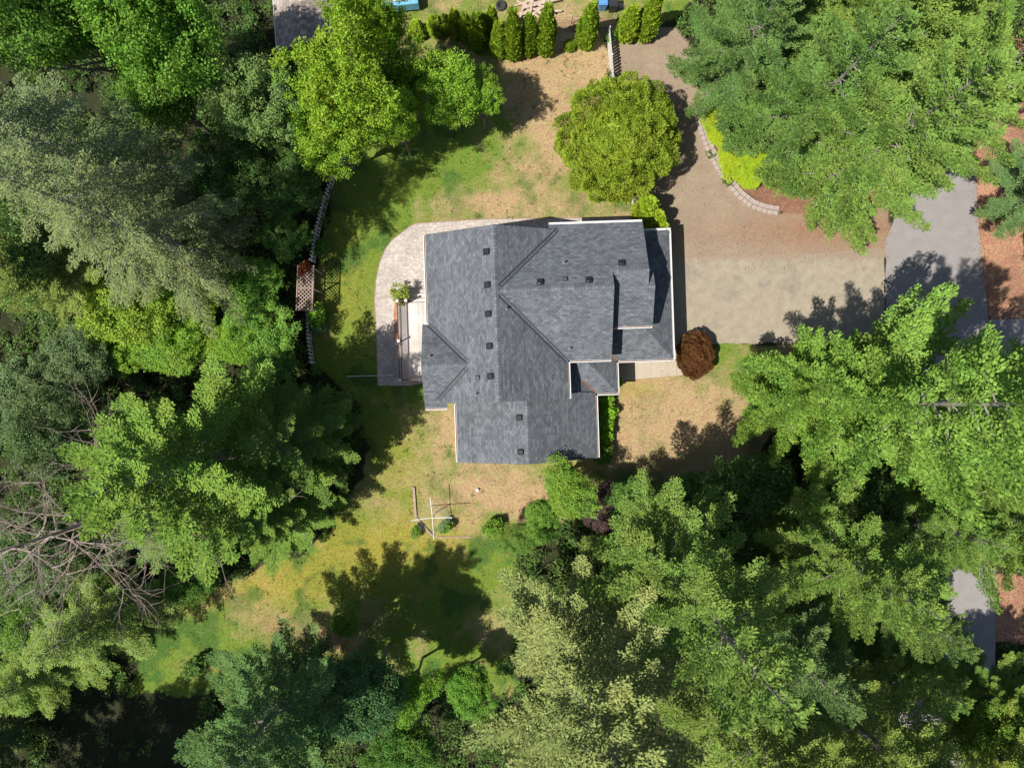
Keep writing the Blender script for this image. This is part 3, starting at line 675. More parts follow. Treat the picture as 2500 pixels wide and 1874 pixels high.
def decid_mesh(seed, h=10., r=3.5, zc=6.5, rz=3.0, nclump=330, leaf=.135, per=105, crad=.46, spread=1.0, openness=.2, lobes=7, irr=.62):
    g = np.random.default_rng(seed); wood = MB()
    lob = nrm(g.normal(0, 1, (lobes, 3)) * np.array((1, 1, .6)) + np.array((0, 0, .35))); amp = g.uniform(.75, 1.15, lobes)
    p = nrm(g.normal(0, 1, (nclump, 3))); p[:, 2] = np.where(p[:, 2] < -.35, -p[:, 2] * .5, p[:, 2])
    dots = p @ lob.T; q = np.exp((dots - 1) * 6) @ (amp - .6) ; q = 1.22 - irr + irr * np.clip(q, 0, .85)
    rad = g.choice([0, 1], nclump, p=[.3, .7]); rr = np.where(rad == 1, g.uniform(.82, 1.05, nclump), g.uniform(.35, .8, nclump)) * q
    cl = p * rr[:, None] * np.array((r, r, rz)) + np.array((0, 0, zc)); cs = crad * g.uniform(.6, 1.25, nclump) * r / 3.5
    wood.tube([(0, 0, 0), (.05, .03, zc * .35), (0, .05, zc * .7), (.05, 0, zc)], [.045 * r, .038 * r, .03 * r, .015 * r], 7)
    for c, s in list(zip(cl, cs))[::max(1, nclump // 60)]:
        st = np.array((0, 0, zc * (.3 + .5 * g.random()))); midp = st * .45 + c * .55 + np.array((0, 0, -.15 * r)); wood.tube([st, midp, c], [.016 * r, .010 * r, .004 * r], 4, False)
    n = int(per) ; rep = np.repeat(np.arange(nclump), n); m = len(rep)
    off = nrm(g.normal(0, 1, (m, 3))) * (g.random(m) ** .22)[:, None] * cs[rep][:, None]; on = nrm(off * np.array((1, 1, 1.3))); off[:, 2] *= .65
    outw = nrm(cl[rep] - np.array((0, 0, zc - .4 * rz)))
    pos = cl[rep] + off
    d = nrm(g.normal(0, 1, (m, 3)) * np.array((1, 1, .45)) + outw * .5)
    N = np.array((0, 0, .55)) + on * .9 + outw * .3 + g.normal(0, .28, (m, 3))
    L = leaf * g.uniform(.65, 1.3, m)
    cm = kites("crown", pos, d, N, L, L * .62, M['leaf'], mid=.5)
    wm = bpy.data.meshes.new("trunk"); wm.from_pydata(wood.v, [], wood.f); wm.materials.append(M['bark']); wm.update()
    return cm, wm, m

def plume_mesh(seed, prof, n=9000, leaf=.16, w=.5, up=.8, lump=.12, lumpscale=.35, layers=.25, mat_='needle', lump2=0):
    """dense crown round a surface of revolution; prof = list of (radius, z)"""
    g = np.random.default_rng(seed); prof = np.array(prof, float)
    seg = np.sqrt(np.diff(prof[:, 0]) ** 2 + np.diff(prof[:, 1]) ** 2); mid = (prof[1:, 0] + prof[:-1, 0]) / 2 + .05
    wts = seg * mid; k = g.choice(len(seg), n, p=wts / wts.sum()); t = g.random(n)
    rr = prof[k, 0] * (1 - t) + prof[k + 1, 0] * t; z = prof[k, 1] * (1 - t) + prof[k + 1, 1] * t; th = g.random(n) * 6.2832
    nr = np.stack([np.diff(prof[:, 1])[k], -np.diff(prof[:, 0])[k]], -1); nr /= np.linalg.norm(nr, axis=1, keepdims=True) + 1e-9
    s3 = lumpscale
    # cellular lumps
    base = np.stack([rr * np.cos(th), rr * np.sin(th), z], -1)
    seeds = base[g.choice(n, max(8, int(wts.sum() * 6.283 / (s3 * s3))))]
    dist = np.full(n, 9.); near = np.zeros(n, int)
    for i, sp in enumerate(seeds):
        dd = np.linalg.norm((base - sp) * np.array((1, 1, .55)), axis=1); mk = dd < dist; dist[mk] = dd[mk]; near[mk] = i
    bulge = lump * (1 - np.clip(dist / (s3 * .75), 0, 1) ** 2) * g.uniform(.4, 1.6, len(seeds))[near]
    if lump2:
        sd2 = base[g.choice(n, 420)]; d2 = np.full(n, 9.)
        for sp in sd2: d2 = np.minimum(d2, np.linalg.norm(base - sp, axis=1))
        bulge = bulge + lump2 * (1 - np.clip(d2 / .45, 0, 1) ** 2)
    outw = np.stack([np.cos(th) * nr[:, 0], np.sin(th) * nr[:, 0], nr[:, 1]], -1)
    depth = g.random(n) ** 2 * layers
    pos = base + outw * (bulge - depth)[:, None]
    lean = nrm(base - seeds[near])
    d = outw * .55 + np.array((0, 0, up)) + lean * .6 + g.normal(0, .3, (n, 3)); N = outw + lean * .5 + g.normal(0, .35, (n, 3))
    L = leaf * g.uniform(.7, 1.3, n)
    core = MB(); core.lathe([(max(.01, a * .78), b * .97) for a, b in prof], 14)
    ev = core.v; ef = [f for f in core.f if len(f) == 4]
    cm = kites("crown", pos, d, N, L, L * w, M[mat_], extra=(ev, ef))
    wood = MB(); wood.tube([(0, 0, -.02), (0, 0, prof[:, 1].max() * .6)], [.09, .04], 7)
    wm = bpy.data.meshes.new("trunk"); wm.from_pydata(wood.v, [], wood.f); wm.materials.append(M['bark']); wm.update()
    return cm, wm, n

def plant(name, meshes, x, y, label, cat, group, col, sc=(1, 1, 1), rz=None, parts=("crown", "trunk"), z=0, gain=1.55):
    root = bpy.data.objects.new(name, None); C.objects.link(root); root.location = (x, y, z); root.empty_display_size = .3
    root.scale = sc; root.rotation_euler = (0, 0, random.uniform(0, 6.28) if rz is None else rz)
    tag(root, label, cat, group)
    for pn, me in zip(parts, meshes[:2]):
        o = bpy.data.objects.new(pn, me); C.objects.link(o); o.parent = root
        o.color = (min(.8, col[0] * gain), min(.8, col[1] * gain), min(.8, col[2] * gain * .84), 1)
    return root
TOT = 0
# ---- fir library (h 20, r 5 unless noted)
FIR = [fir_mesh(k, z0=z_, whorl=1.1, wide=.25, tuft=.15, tw=.066, puff=.15, upturn=.22, sp2=.30, w2=.17, tsp=.08) for k, z_ in ((1, .18), (2, .14), (3, .2))]
BUSHY = [fir_mesh(k, h=15, r=5, z0=z_, tuft=.135, tw=.074, whorl=.95, upturn=.30, wide=.24, puff=.22, w2=.21, sp2=.36) for k, z_ in ((11, .12), (12, .15))]
HEM = [fir_mesh(k, r=5, z0=.1, tuft=.16, tw=.05, droop=dr, whorl=1.0, upturn=.0, wide=.25, w2=.12, sp2=.30, puff=.1) for k, dr in ((21, .28), (22, .22))]
print("fir tufts", [f[2] for f in FIR + BUSHY + HEM])
FG = "tall conifers in the woods around the house"
olive = (.16, .19, .07); fresh = (.105, .175, .030); mid = (.08, .135, .03); blue = (.075, .135, .045); darkh = (.12, .15, .066); bright = (.115, .20, .038)
firs = [ # base display xy, h, r, mesh, colour, label
 (520, 585, 23, 4.8, HEM[0], darkh, "dark drooping conifer left of the fence, its trunk showing through thin grey green branches"),
 (415, 470, 22, 5.0, HEM[1], (.10, .14, .066), "tall dark bluish conifer leaning out of the upper left of the photo"),
 (555, 965, 19, 6.4, FIR[0], fresh, "broad bright green conifer just right of the dead tree"),
 (690, 925, 12, 4.5, FIR[1], mid, "smaller dark green conifer nearest the deck and its shaded lawn"),
 (500, 1075, 13, 4.2, HEM[1], (.11, .165, .05), "light green drooping conifer below the broad one, overhanging the yellow lawn"),
 (690, 1405, 19, 4.6, FIR[2], blue, "bluish green conifer at the bottom of the lawn, left of centre"),
 (1240, 1315, 27, 6.4, FIR[0], olive, "very tall pale olive conifer below the house with whitish twigs"),
 (1375, 1148, 26, 5.2, FIR[1], (.105, .165, .038), "tall conifer with narrow pointed branch tips, right below the purple shrub"),
 (1712, 862, 26, 6.5, BUSHY[0], bright, "big bright green conifer whose shadow falls on the end of the driveway"),
 (1955, 905, 24, 5.0, BUSHY[1], (.12, .185, .036), "bright conifer at the right edge beside the shaded road"),
 (1735, 425, 19, 5.4, BUSHY[1], (.105, .17, .038), "green conifer whose branch tips hang over the driveway and curved bed"),
 (1650, 330, 17, 5.0, BUSHY[0], (.085, .15, .038), "green conifer behind the yellow shrub and stone edging"),
 (1535, 205, 14, 4.3, BUSHY[1], (.08, .14, .042), "conifer at the left end of the top right grove, next to the gravel"),
 (1750, 190, 20, 5.4, BUSHY[0], (.11, .17, .036), "yellowish green conifer in the middle of the top right grove"),
 (1640, 90, 16, 5.0, BUSHY[1], (.085, .15, .038), "conifer at the top edge of the photo in the right grove"),
 (1885, 330, 18, 5.2, BUSHY[0], (.10, .165, .034), "conifer in the right grove overhanging the upper end of the road"),
 (1850, 60, 17, 5.0, BUSHY[1], (.115, .175, .034), "conifer in the top right corner of the photo"),
 (2160, 465, 17, 4.6, FIR[1], (.085, .145, .055), "blue green conifer at the right edge above the orange verge"),
 (1660, 1130, 20, 4.6, FIR[2], (.10, .16, .034), "conifer standing just left of the small gap that shows the lower road"),
 (1490, 1415, 24, 5.2, FIR[1], (.115, .165, .038), "conifer with star shaped branches at the bottom, right of the olive one"),
 (1680, 1400, 21, 4.8, FIR[0], (.12, .17, .038), "conifer in the bottom right woods left of the corner tree"),
 (2010, 1525, 18, 4.4, FIR[2], (.14, .19, .038), "yellow green conifer in the bottom right corner"),
 (1560, 1270, 18, 3.9, FIR[0], (.08, .13, .045), "darker conifer between the two pointed ones in the lower right woods"),
 (2000, 1070, 20, 5.0, BUSHY[1], (.10, .16, .034), "conifer on the right edge just above the gap over the lower road"),
 (1650, 862, 16, 4.4, BUSHY[1], (.12, .20, .034), "bright green conifer nearest the front lawn, left of the big one"),
 (1765, 1212, 16, 3.3, FIR[1], (.08, .13, .034), "dark thin conifer just left of the lit patch of lower road"),
 (1790, 1530, 18, 4.5, FIR[0], (.11, .165, .036), "conifer at the bottom edge left of the corner one"),
 (1880, 1010, 14, 4.2, BUSHY[1], (.11, .175, .036), "conifer under the big bright one on its lower right side"),
 (1842, 1083, 14, 3.8, FIR[2], (.10, .165, .036), "pointed conifer above the lit patch of lower road, left side"),
 (1858, 1362, 11, 3.2, FIR[1], (.10, .165, .036), "short conifer below left of the lit patch of lower road"),
 (2035, 1430, 9, 3.1, FIR[0], (.11, .175, .036), "small conifer directly below the lit patch of lower road"),
 (640, 1080, 9, 3.9, FIR[1], (.10, .17, .032), "low green conifer at the edge of the yellow lawn, lower right of the broad one"),
 (325, 1270, 12, 4.0, HEM[0], (.13, .19, .045), "pale green ragged conifer at the lower left, below the dead tree"),
 (210, 1370, 10, 3.6, HEM[1], (.12, .185, .036), "low pale conifer on the left edge near the bottom corner"),
 (40, 1560, 13, 3.6, FIR[1], (.06, .10, .035), "dark conifer in the bottom left corner"),
 (110, 1745, 25, 5.5, FIR[2], (.06, .10, .04), "unseen conifer beyond the bottom left corner, added to shade the black forest floor"),  # out-of-view tree added to cast shade over the corner's forest floor
 (300, 1800, 24, 5.5, FIR[0], (.06, .10, .04), "unseen conifer below the bottom edge, added to shade the forest floor left of centre"),  # second tree outside the view, also added for the shade it throws
 (265, 625, 13, 4.0, BUSHY[0], (.15, .19, .05), "yellowish conifer at the left edge below the dark drooping ones"),
]
for (dx, dy, h, r, me, col, lab) in firs:
    x, y = D(dx, dy); bh = 15 if me in BUSHY else 20
    plant("conifer_tree", me, x, y, lab, "conifer", FG, col, (r / 5, r / 5, h / bh))
# ---- broadleaf library
DEC = [decid_mesh(31, irr=.7), decid_mesh(32, leaf=.13, crad=.44, nclump=400, lobes=9, irr=.9), decid_mesh(33, leaf=.12, nclump=380, per=100, crad=.42), decid_mesh(34, leaf=.125, nclump=430, per=90, crad=.36, lobes=14, irr=1.05, rz=3.3)]
DG = "broadleaf trees and tall bushes in the woods"
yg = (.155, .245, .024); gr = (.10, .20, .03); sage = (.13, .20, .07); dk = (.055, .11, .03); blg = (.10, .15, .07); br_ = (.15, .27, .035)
decs = [ # visible crown centre display, zc, r, mesh, colour, label
 (330, 640, 4.5, 2.4, 3, (.17, .27, .03), "yellow green bush in the sunny patch left of the shaded conifer tips"),
 (470, 600, 4, 2.2, 3, (.12, .20, .035), "mid green bush hugging the lower side of the drooping conifer"),
 (490, 745, 3.6, 2.3, 1, (.14, .24, .03), "bright bush in the sunny undergrowth just above the broad green conifer"),
 (270, 735, 4, 2.4, 3, (.15, .25, .03), "bright bush right of the bluish leafy tree"),
 (405, 735, 3.6, 2.2, 0, (.16, .27, .03), "light bush in the middle of the sunny undergrowth"),
 (570, 700, 3, 2.0, 3, (.13, .23, .045), "fresh green bush left of the lower grey fence"),
 (598, 775, 3, 1.8, 0, (.08, .16, .035), "darker bush at the lower end of the grey fence"),
 (620, 520, 3.2, 1.9, 3, (.09, .17, .04), "bush beside the bend of the upper grey fence"),
 (765, 55, 9, 2.0, 3, yg, "lime green crown at the right edge of the shed roof"),
 (835, 65, 8, 2.0, 3, yg, "lime green crown below the tarp covered trailer"),
 (1040, 215, 5, 1.9, 3, (.15, .25, .03), "small green tree at the right end of the green group, over the lawn"),
 (880, 175, 6, 2.1, 3, (.14, .24, .028), "green crown between the lime tree and the clipped conifers"),
 (750, 185, 9.5, 3.8, 3, yg, "large yellow green broadleaf tree beside the old shed roof"),
 (975, 200, 6, 2.9, 0, (.15, .26, .03), "round green broadleaf tree at the left end of the row of clipped conifers"),
 (705, 285, 7, 2.6, 0, (.17, .27, .03), "lower yellow green broadleaf bush where the grey picket fence starts"),
 (850, 250, 7, 2.3, 2, (.17, .27, .03), "small broadleaf tree between the yellow green one and the round green one"),
 (540, 215, 8.5, 3.2, 2, sage, "round sage green broadleaf tree left of the shed"),
 (330, 60, 11, 4.0, 0, gr, "green broadleaf tree along the top edge in the upper left woods"),
 (130, 40, 12, 4.0, 1, (.085, .165, .03), "broadleaf tree in the top left corner"),
 (395, 90, 7, 2.8, 1, gr, "broadleaf tree at the top edge between the corner tree and the shed"),
 (350, 200, 8, 3.2, 0, (.09, .17, .03), "dark green broadleaf tree just above the bluish drooping conifer"),
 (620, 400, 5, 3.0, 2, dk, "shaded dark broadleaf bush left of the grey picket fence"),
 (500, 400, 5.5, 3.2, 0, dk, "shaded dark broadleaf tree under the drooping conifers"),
 (560, 600, 3.2, 2.1, 0, (.11, .22, .04), "bright broadleaf bush left of the brown lattice arbour"),
 (420, 660, 4, 3.2, 1, br_, "light green broadleaf bush below the drooping conifer"),
 (250, 660, 5, 3.4, 0, (.16, .25, .035), "yellow green broadleaf bush left of the middle of the left woods"),
 (540, 700, 3.4, 2.7, 0, (.12, .24, .045), "bright broadleaf bush above the broad green conifer"),
 (350, 760, 4, 2.8, 1, (.13, .23, .035), "broadleaf bush directly above left of the broad green conifer"),
 (175, 770, 5, 3.0, 2, blg, "bluish green leafy tree at the left, above the dead tree"),
 (60, 850, 5, 3.2, 2, blg, "bluish green leafy tree on the left edge above the dead branches"),
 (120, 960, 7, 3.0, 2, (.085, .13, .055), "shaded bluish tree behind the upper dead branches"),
 (70, 560, 9, 3.0, 1, (.12, .19, .06), "leafy tree on the left edge above the yellowish conifer"),
 (70, 1180, 6, 3.0, 2, (.11, .165, .07), "bluish bush on the left edge under the dead branches"),
 (230, 1180, 4, 2.6, 2, (.11, .165, .065), "bluish green bush at the foot of the dead tree"),
 (390, 1260, 3, 2.0, 0, (.08, .16, .03), "small bush at the lawn edge below the light green drooping conifer"),
 (90, 1360, 5, 3.0, 0, (.09, .17, .03), "green bush in the lower left above the pale low conifer"),
 (745, 1345, 3, 1.3, 0, (.11, .2, .04), "small sunlit sapling at the top of the bluish conifer by the lawn"),
 (1218, 1050, 4.5, 2.45, 1, (.13, .225, .035), "green broadleaf tree against the lower right corner of the house"),
 (1170, 1110, 3, 1.6, 0, (.12, .22, .04), "low green bush left of the purple shrub by the dry lawn"),
 (790, 1500, 7.5, 3.4, 2, (.06, .125, .05), "dark broadleaf tree at the bottom, right of the bluish conifer"),
 (890, 1490, 5, 2.2, 1, (.13, .25, .035), "bright green broadleaf tree at the bottom in the sun spot"),
 (1010, 1480, 3.5, 2.0, 0, (.11, .22, .035), "broadleaf bush left of the very tall olive conifer"),
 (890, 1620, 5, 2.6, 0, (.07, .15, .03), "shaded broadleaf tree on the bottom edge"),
 (1130, 1160, 2.5, 1.5, 0, (.10, .17, .035), "leafy bush where the olive conifer meets the dry lawn"),
 (1400, 1100, 3.5, 2.4, 0, (.08, .16, .035), "shaded broadleaf bush right of the purple shrub"),
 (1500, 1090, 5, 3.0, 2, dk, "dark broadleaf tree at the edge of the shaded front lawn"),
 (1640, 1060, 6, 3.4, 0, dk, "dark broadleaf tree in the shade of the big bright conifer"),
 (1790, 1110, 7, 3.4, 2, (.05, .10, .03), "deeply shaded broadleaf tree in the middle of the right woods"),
 (1450, 1230, 4, 2.6, 0, (.09, .17, .035), "broadleaf bush beside the fallen pale log"),
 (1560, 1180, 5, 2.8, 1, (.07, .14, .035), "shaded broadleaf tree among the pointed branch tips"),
 (1340, 1190, 4, 2.2, 2, (.08, .15, .03), "broadleaf bush between the olive conifer and the pale log"),
 (1800, 1420, 5, 2.8, 0, (.08, .16, .03), "broadleaf tree between conifers in the bottom right woods"),
 (2120, 1580, 6, 2.8, 1, (.12, .2, .035), "leafy tree below the gap that shows the lower road"),
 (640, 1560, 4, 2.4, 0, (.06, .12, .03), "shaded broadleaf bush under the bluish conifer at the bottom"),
 (60, 1480, 5, 2.2, 0, (.10, .18, .04), "leafy bush on the left edge above the black shade"),
]
for (cx, cyy, zc, r, mi, col, lab) in decs:
    x, y = D(cx, cyy, zc); s = r / 3.5
    plant("broadleaf_tree", DEC[mi], x, y, lab, "tree", DG, col, (s, s, zc / 6.5))
# purple plum
x, y = D(1310, 1078, 2.2); plant("purple_shrub", DEC[2], x, y, "dark purple leaved shrub near the lower right corner of the house", "shrub", None, (.075, .04, .055), (.52, .52, .44))
# ---- golden cypress
def prof_ball(r, zc, rz, n=12, zb=.2):
    out = []
    for i in range(n + 1):
        a = -math.pi / 2 * .75 + (math.pi / 2 * 1.75) * i / n; out.append((max(.02, r * math.cos(a)), max(zb, zc + rz * math.sin(a))))
    return out
cyp = plume_mesh(41, prof_ball(3.45, 3.2, 2.5, 16), n=120000, leaf=.15, w=.34, up=.15, lump=.7, lumpscale=1.0, layers=.3, lump2=.34)
x, y = D(1334, 294, 3.6)
plant("golden_cypress", cyp, x, y, "big round golden green cypress bush overhanging the white fence", "shrub", None, (.175, .235, .026), (.88, .90, 1))
# ---- clipped conifers
ARB = []
for i in range(3):
    p = [(.34, .05), (.49, .5), (.52, 1.2), (.47, 2.1), (.37, 3.0), (.25, 3.8), (.12, 4.5), (.02, 5.0)]
    ARB.append(plume_mesh(50 + i, p, n=9000, leaf=.15, w=.5, up=1.3, lump=.12, lumpscale=.3, layers=.12))
def arb(zx, zyb, tx, ty, wz, lab, col=(.19, .27, .025), grp="clipped columnar conifers in the row", Z=(640, 0, 2.212)):
    bx, by = Z[0] + zx / Z[2], Z[1] + zyb / Z[2]; txp, typ = Z[0] + tx / Z[2], Z[1] + ty / Z[2]
    wr = wz / Z[2] / K * 45 / 2
    bx0, by0 = G(bx, by); by0 += wr * .9            # foliage foot -> centre of the base
    py = 937 - by0 / 47 * K
    h = CAMH * (1 - (937 - py) / (937 - typ)); h = max(1.5, min(7, h))
    plant("columnar_conifer", random.choice(ARB), bx0, by0, lab, "conifer", grp, col, (wr / .52, wr / .52, h / 5))
row = [(845, 222, 828, 118, 75, "leftmost clipped conifer of the row, half under the green tree"),
 (940, 205, 920, 90, 80, "second clipped conifer from the left of the row"), (998, 190, 990, 78, 55, "third clipped conifer from the left, partly behind its neighbour"),
 (1052, 215, 1035, 52, 68, "fourth clipped conifer from the left of the row"), (1110, 250, 1092, 72, 62, "fifth clipped conifer from the left of the row"),
 (1172, 295, 1155, 75, 78, "sixth clipped conifer from the left, wide and low in front"), (1205, 245, 1187, 72, 50, "narrow clipped conifer squeezed behind the sixth one"),
 (1245, 230, 1240, 38, 70, "tall clipped conifer behind the sunlit one in the middle of the row"), (1285, 325, 1262, 125, 82, "sunlit clipped conifer standing forward in the middle of the row"),
 (1355, 340, 1340, 55, 82, "tall clipped conifer, fourth from the right end of the row"), (1430, 318, 1403, 80, 72, "clipped conifer third from the right end of the row"),
 (1455, 310, 1437, 95, 50, "narrow clipped conifer second from the right end of the row"), (1525, 315, 1512, 28, 92, "tallest clipped conifer at the right end of the row"),
 (1742, 275, 1757, 22, 95, "lone clipped conifer between the row and the white fence"),
 (1962, 238, 2002, 38, 95, "left of the two clipped conifers on the gravel"), (2060, 235, 2098, -20, 100, "right of the two clipped conifers on the gravel, taller")]
for a in row: arb(*a)
ball = plume_mesh(60, prof_ball(.6, .5, .5, 8, .05), n=5000, leaf=.13, w=.5, up=.8, lump=.08, lumpscale=.25, layers=.1)
def bushp(name, px, py, z, sc, col, lab, cat="shrub", me=ball): x, y = G(px, py, z); return plant(name, me, x, y, lab, cat, None, col, sc)
bushp("round_shrub", 1391, 109, .5, (.6, .6, .7), (.16, .24, .024), "small round clipped shrub beside the lone clipped conifer")
# three golden lumps by the garage
for (zx, zy, s, h, lab) in [(1662, 62, 1.3, 3.6, "largest golden green conifer bush by the garage corner"), (1715, 130, 1.05, 3.0, "middle golden green conifer bush by the garage corner"), (1748, 192, .8, 2.6, "smallest golden green bush touching the garage roof")]:
    x, y = G(900 + zx * .41, 480 + zy * .41, h * .55)
    plant("golden_conifer", ARB[0], x, y, lab, "shrub", None, (.20, .28, .022), (s * 1.0, s * 1.0, h / 5))
# red-brown ball
rb = plume_mesh(61, prof_ball(1.25, 1.05, .95, 10, .08), n=22000, leaf=.10, w=.45, up=.8, lump=.16, lumpscale=.4, layers=.12)
x, y = G(1700, 866, 1.3)
plant("barberry_shrub", rb, x, y, "rounded red brown shrub beside the front walk and driveway", "shrub", None, (.12, .055, .024), (.92, 1.12, 1.0), 0)
# deck corner plant
pot = empty("potted_plant", (*H2(-7.25, 6.2), 0), "yellow green potted plant at the foot of the deck rail", "plant")
mb = MB(); mb.lathe([(.2, 0), (.26, .3), (.28, .45), (.25, .45), (.22, .4)], 16); mb.build("pot", M['timber'], pot)
leafy = decid_mesh(71, r=.75, zc=1.15, rz=.55, nclump=42, per=40, leaf=.13, crad=1.0)
o = bpy.data.objects.new("foliage", leafy[0]); C.objects.link(o); o.parent = pot; o.color = (.28, .34, .06, 1)
# shrubs east of the south wing
sh = decid_mesh(72, r=.9, zc=.8, rz=.6, nclump=55, per=45, leaf=.16, crad=.9)
x = [(1443, 997), (1452, 1030), (1440, 1060), (1432, 1098), (1470, 1012)]
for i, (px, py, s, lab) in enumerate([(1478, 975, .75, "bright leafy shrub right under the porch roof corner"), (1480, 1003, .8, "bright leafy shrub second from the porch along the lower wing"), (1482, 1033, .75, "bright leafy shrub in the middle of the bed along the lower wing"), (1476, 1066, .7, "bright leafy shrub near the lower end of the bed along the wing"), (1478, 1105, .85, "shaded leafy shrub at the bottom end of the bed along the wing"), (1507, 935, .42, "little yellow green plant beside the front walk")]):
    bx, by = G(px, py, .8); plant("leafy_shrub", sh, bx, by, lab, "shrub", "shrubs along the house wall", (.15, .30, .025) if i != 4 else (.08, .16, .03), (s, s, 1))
# yellow bed shrub
for i, (dx, dy, s, lab) in enumerate([(1558, 288, 1.5, "upper part of the bright yellow shrub bed inside the curved stone edging"), (1585, 335, 1.65, "middle bright yellow shrub in the curved bed, the widest"), (1620, 378, 1.5, "lowest bright yellow shrub in the curved bed near the stone blocks"), (1648, 345, 1.6, "bright yellow shrub half under the conifer branches")]):
    bx, by = D(dx, dy, .8); plant("yellow_shrub", DEC[2], bx, by, lab.replace("upper part of the bright yellow shrub bed", "uppermost bright yellow shrub"), "shrub", "yellow shrubs in the curved bed", (.23, .31, .02), (s / 3.5, s / 3.5, .15))
# climbing and fence plants
for px, py, s, c, lab in [(772, 500, .8, (.08, .15, .06), "pale wiry shrub on the lawn side of the upper grey fence"), (782, 600, .7, (.09, .17, .04), "shrub on the lawn side just above the brown arbour"), (770, 770, .9, (.15, .28, .04), "bright shrub just below the brown arbour"), (775, 800, .6, (.10, .17, .08), "pale shrub on the lawn side of the lower grey fence"), (728, 690, .6, (.11, .2, .04), "vine covering the back of the brown arbour"), (475, 1625, .9, (.08, .15, .04), "low shrub in the shaded lower lawn by the brown patch"), (1016, 1300, .5, (.12, .2, .04), "weedy plant under the clothes dryer left"), (1085, 1285, .6, (.11, .2, .04), "weedy plant in the timber edged bed right of the dryer pole"), (1205, 1290, .8, (.11, .2, .03), "bush on the lower edge of the dry lawn")]:
    bx, by = G(px, py, .7); plant("leafy_shrub", sh, bx, by, lab, "shrub", None, c, (s, s, s * 1.1))

# ------------------------------------------------------------------ undergrowth and grass (nobody could count it)
def scatter_in(n, test, g):
    x = g.uniform(-37, 37, n); y = g.uniform(-28, 28, n); k = test(x, y); return x[k], y[k]
g = np.random.default_rng(99)
def wood_test(x, y):
    w1 = (fbm(x, y, 2.2, 11) - .5) * 1.6; w2 = (fbm(x, y, 2.2, 21) - .5) * 1.6
    m = ~(inpoly(x + w1, y + w2, LAWN_N) | inpoly(x + w1, y + w2, LAWN_TOP) | inpoly(x, y, GRAVEL) | inpoly(x, y, BED) | inpoly(x, y, VERGE) | inpoly(x, y, VERGE2))
    roadp = dpoly([(1905, 200), (2500, 200), (2500, 800), (2170, 810), (2165, 1700), (1900, 1700)]); drv = dpoly([(1330, 400), (1930, 400), (1930, 760), (1330, 840)])
    hs = dpoly([(780, 440), (1480, 440), (1480, 1010), (780, 1010)]); shed = dpoly([(560, -60), (1460, -60), (1460, 90), (1180, 90), (700, 90)]); blk = dpoly([(130, 1490), (420, 1480), (460, 1700), (100, 1700)])
    return m & ~inpoly(x, y, roadp) & ~inpoly(x, y, drv) & ~inpoly(x, y, hs) & ~inpoly(x, y, shed) & ~(inpoly(x, y, blk) & (g.random(len(x)) < .93)) & (fbm(x, y, 2.6, 81) > .33)
cx_, cy_ = scatter_in(15000, wood_test, g)
hgt = .2 + 2.0 * np.clip(fbm(cx_, cy_, 3.0, 91) - .3, 0, 1) * g.uniform(.5, 1.3, len(cx_))
per = 34; rep = np.repeat(np.arange(len(cx_)), per); m = len(rep)
off = nrm(g.normal(0, 1, (m, 3))) * (g.random(m) ** .45)[:, None] * np.array((.42, .42, .25))
pos = np.stack([cx_[rep], cy_[rep], hgt[rep]], -1) + off; pos[:, 2] = np.maximum(pos[:, 2], .03)
cc = np.array((.085, .16, .03)) * g.uniform(.6, 1.4, (len(cx_), 1)) * np.array([1, 1, 1]) + g.uniform(-.01, .03, (len(cx_), 1)) * np.array((1, .6, .5))
L = .17 * g.uniform(.6, 1.4, m)
me = kites("undergrowth", pos, g.normal(0, 1, (m, 3)) * np.array((1, 1, .4)), np.array((0, 0, 1.)) + g.normal(0, .45, (m, 3)), L, L * .6, M['grass'], cols=np.clip(cc[rep], .01, 1), mid=.5)
tag(link("undergrowth", me), "low leafy undergrowth covering the floor of the woods", "undergrowth", kind='stuff')
def lawn_test(x, y):
    m = inpoly(x, y, LAWN_N) | inpoly(x, y, LAWN_TOP)
    return m & ~inpoly(x, y, pat) & ~inpoly(x, y, [H2(*p) for p in [(-7.6, -.6), (-5, -1), (-3.3, -4.6), (5, -4.6), (5, -1), (10.2, -.9), (10.2, 9.4), (-4.7, 9.4), (-7.6, 6.8)]])
gx, gy = scatter_in(210000, lawn_test, g)
k = fbm(gx, gy, .5, 101) > .42; gx, gy = gx[k], gy[k]; wx, wy = scatter_in(9000, lawn_test, g); wk = (fbm(wx, wy, 1.5, 111) > .52); wx, wy = np.repeat(wx[wk], 9), np.repeat(wy[wk], 9)
n0 = len(gx); gx = np.r_[gx, wx + g.normal(0, .06, len(wx))]; gy = np.r_[gy, wy + g.normal(0, .06, len(wy))]
n = len(gx)
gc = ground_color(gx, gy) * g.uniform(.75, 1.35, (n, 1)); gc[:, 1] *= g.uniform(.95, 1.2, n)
L = g.uniform(.05, .13, n); wcol = np.repeat(np.where(g.random((int((n - n0) / 9), 1)) < .6, np.array([[.09, .16, .03]]), np.array([[.42, .34, .2]])), 9, 0) * g.uniform(.7, 1.3, (n - n0, 1))
gc[n0:] = .35 * gc[n0:] + .65 * wcol; L[n0:] = g.uniform(.08, .16, n - n0)
me = kites("grass", np.stack([gx, gy, np.full(n, .005)], -1), np.stack([g.normal(0, 1, n), g.normal(0, 1, n), g.uniform(.3, 1.3, n)], -1), g.normal(0, 1, (n, 3)), L, L * .35, M['grass'], cols=np.clip(gc, .01, 1))
tag(link("grass", me), "short dry and green lawn grass around the house", "grass", kind='stuff')

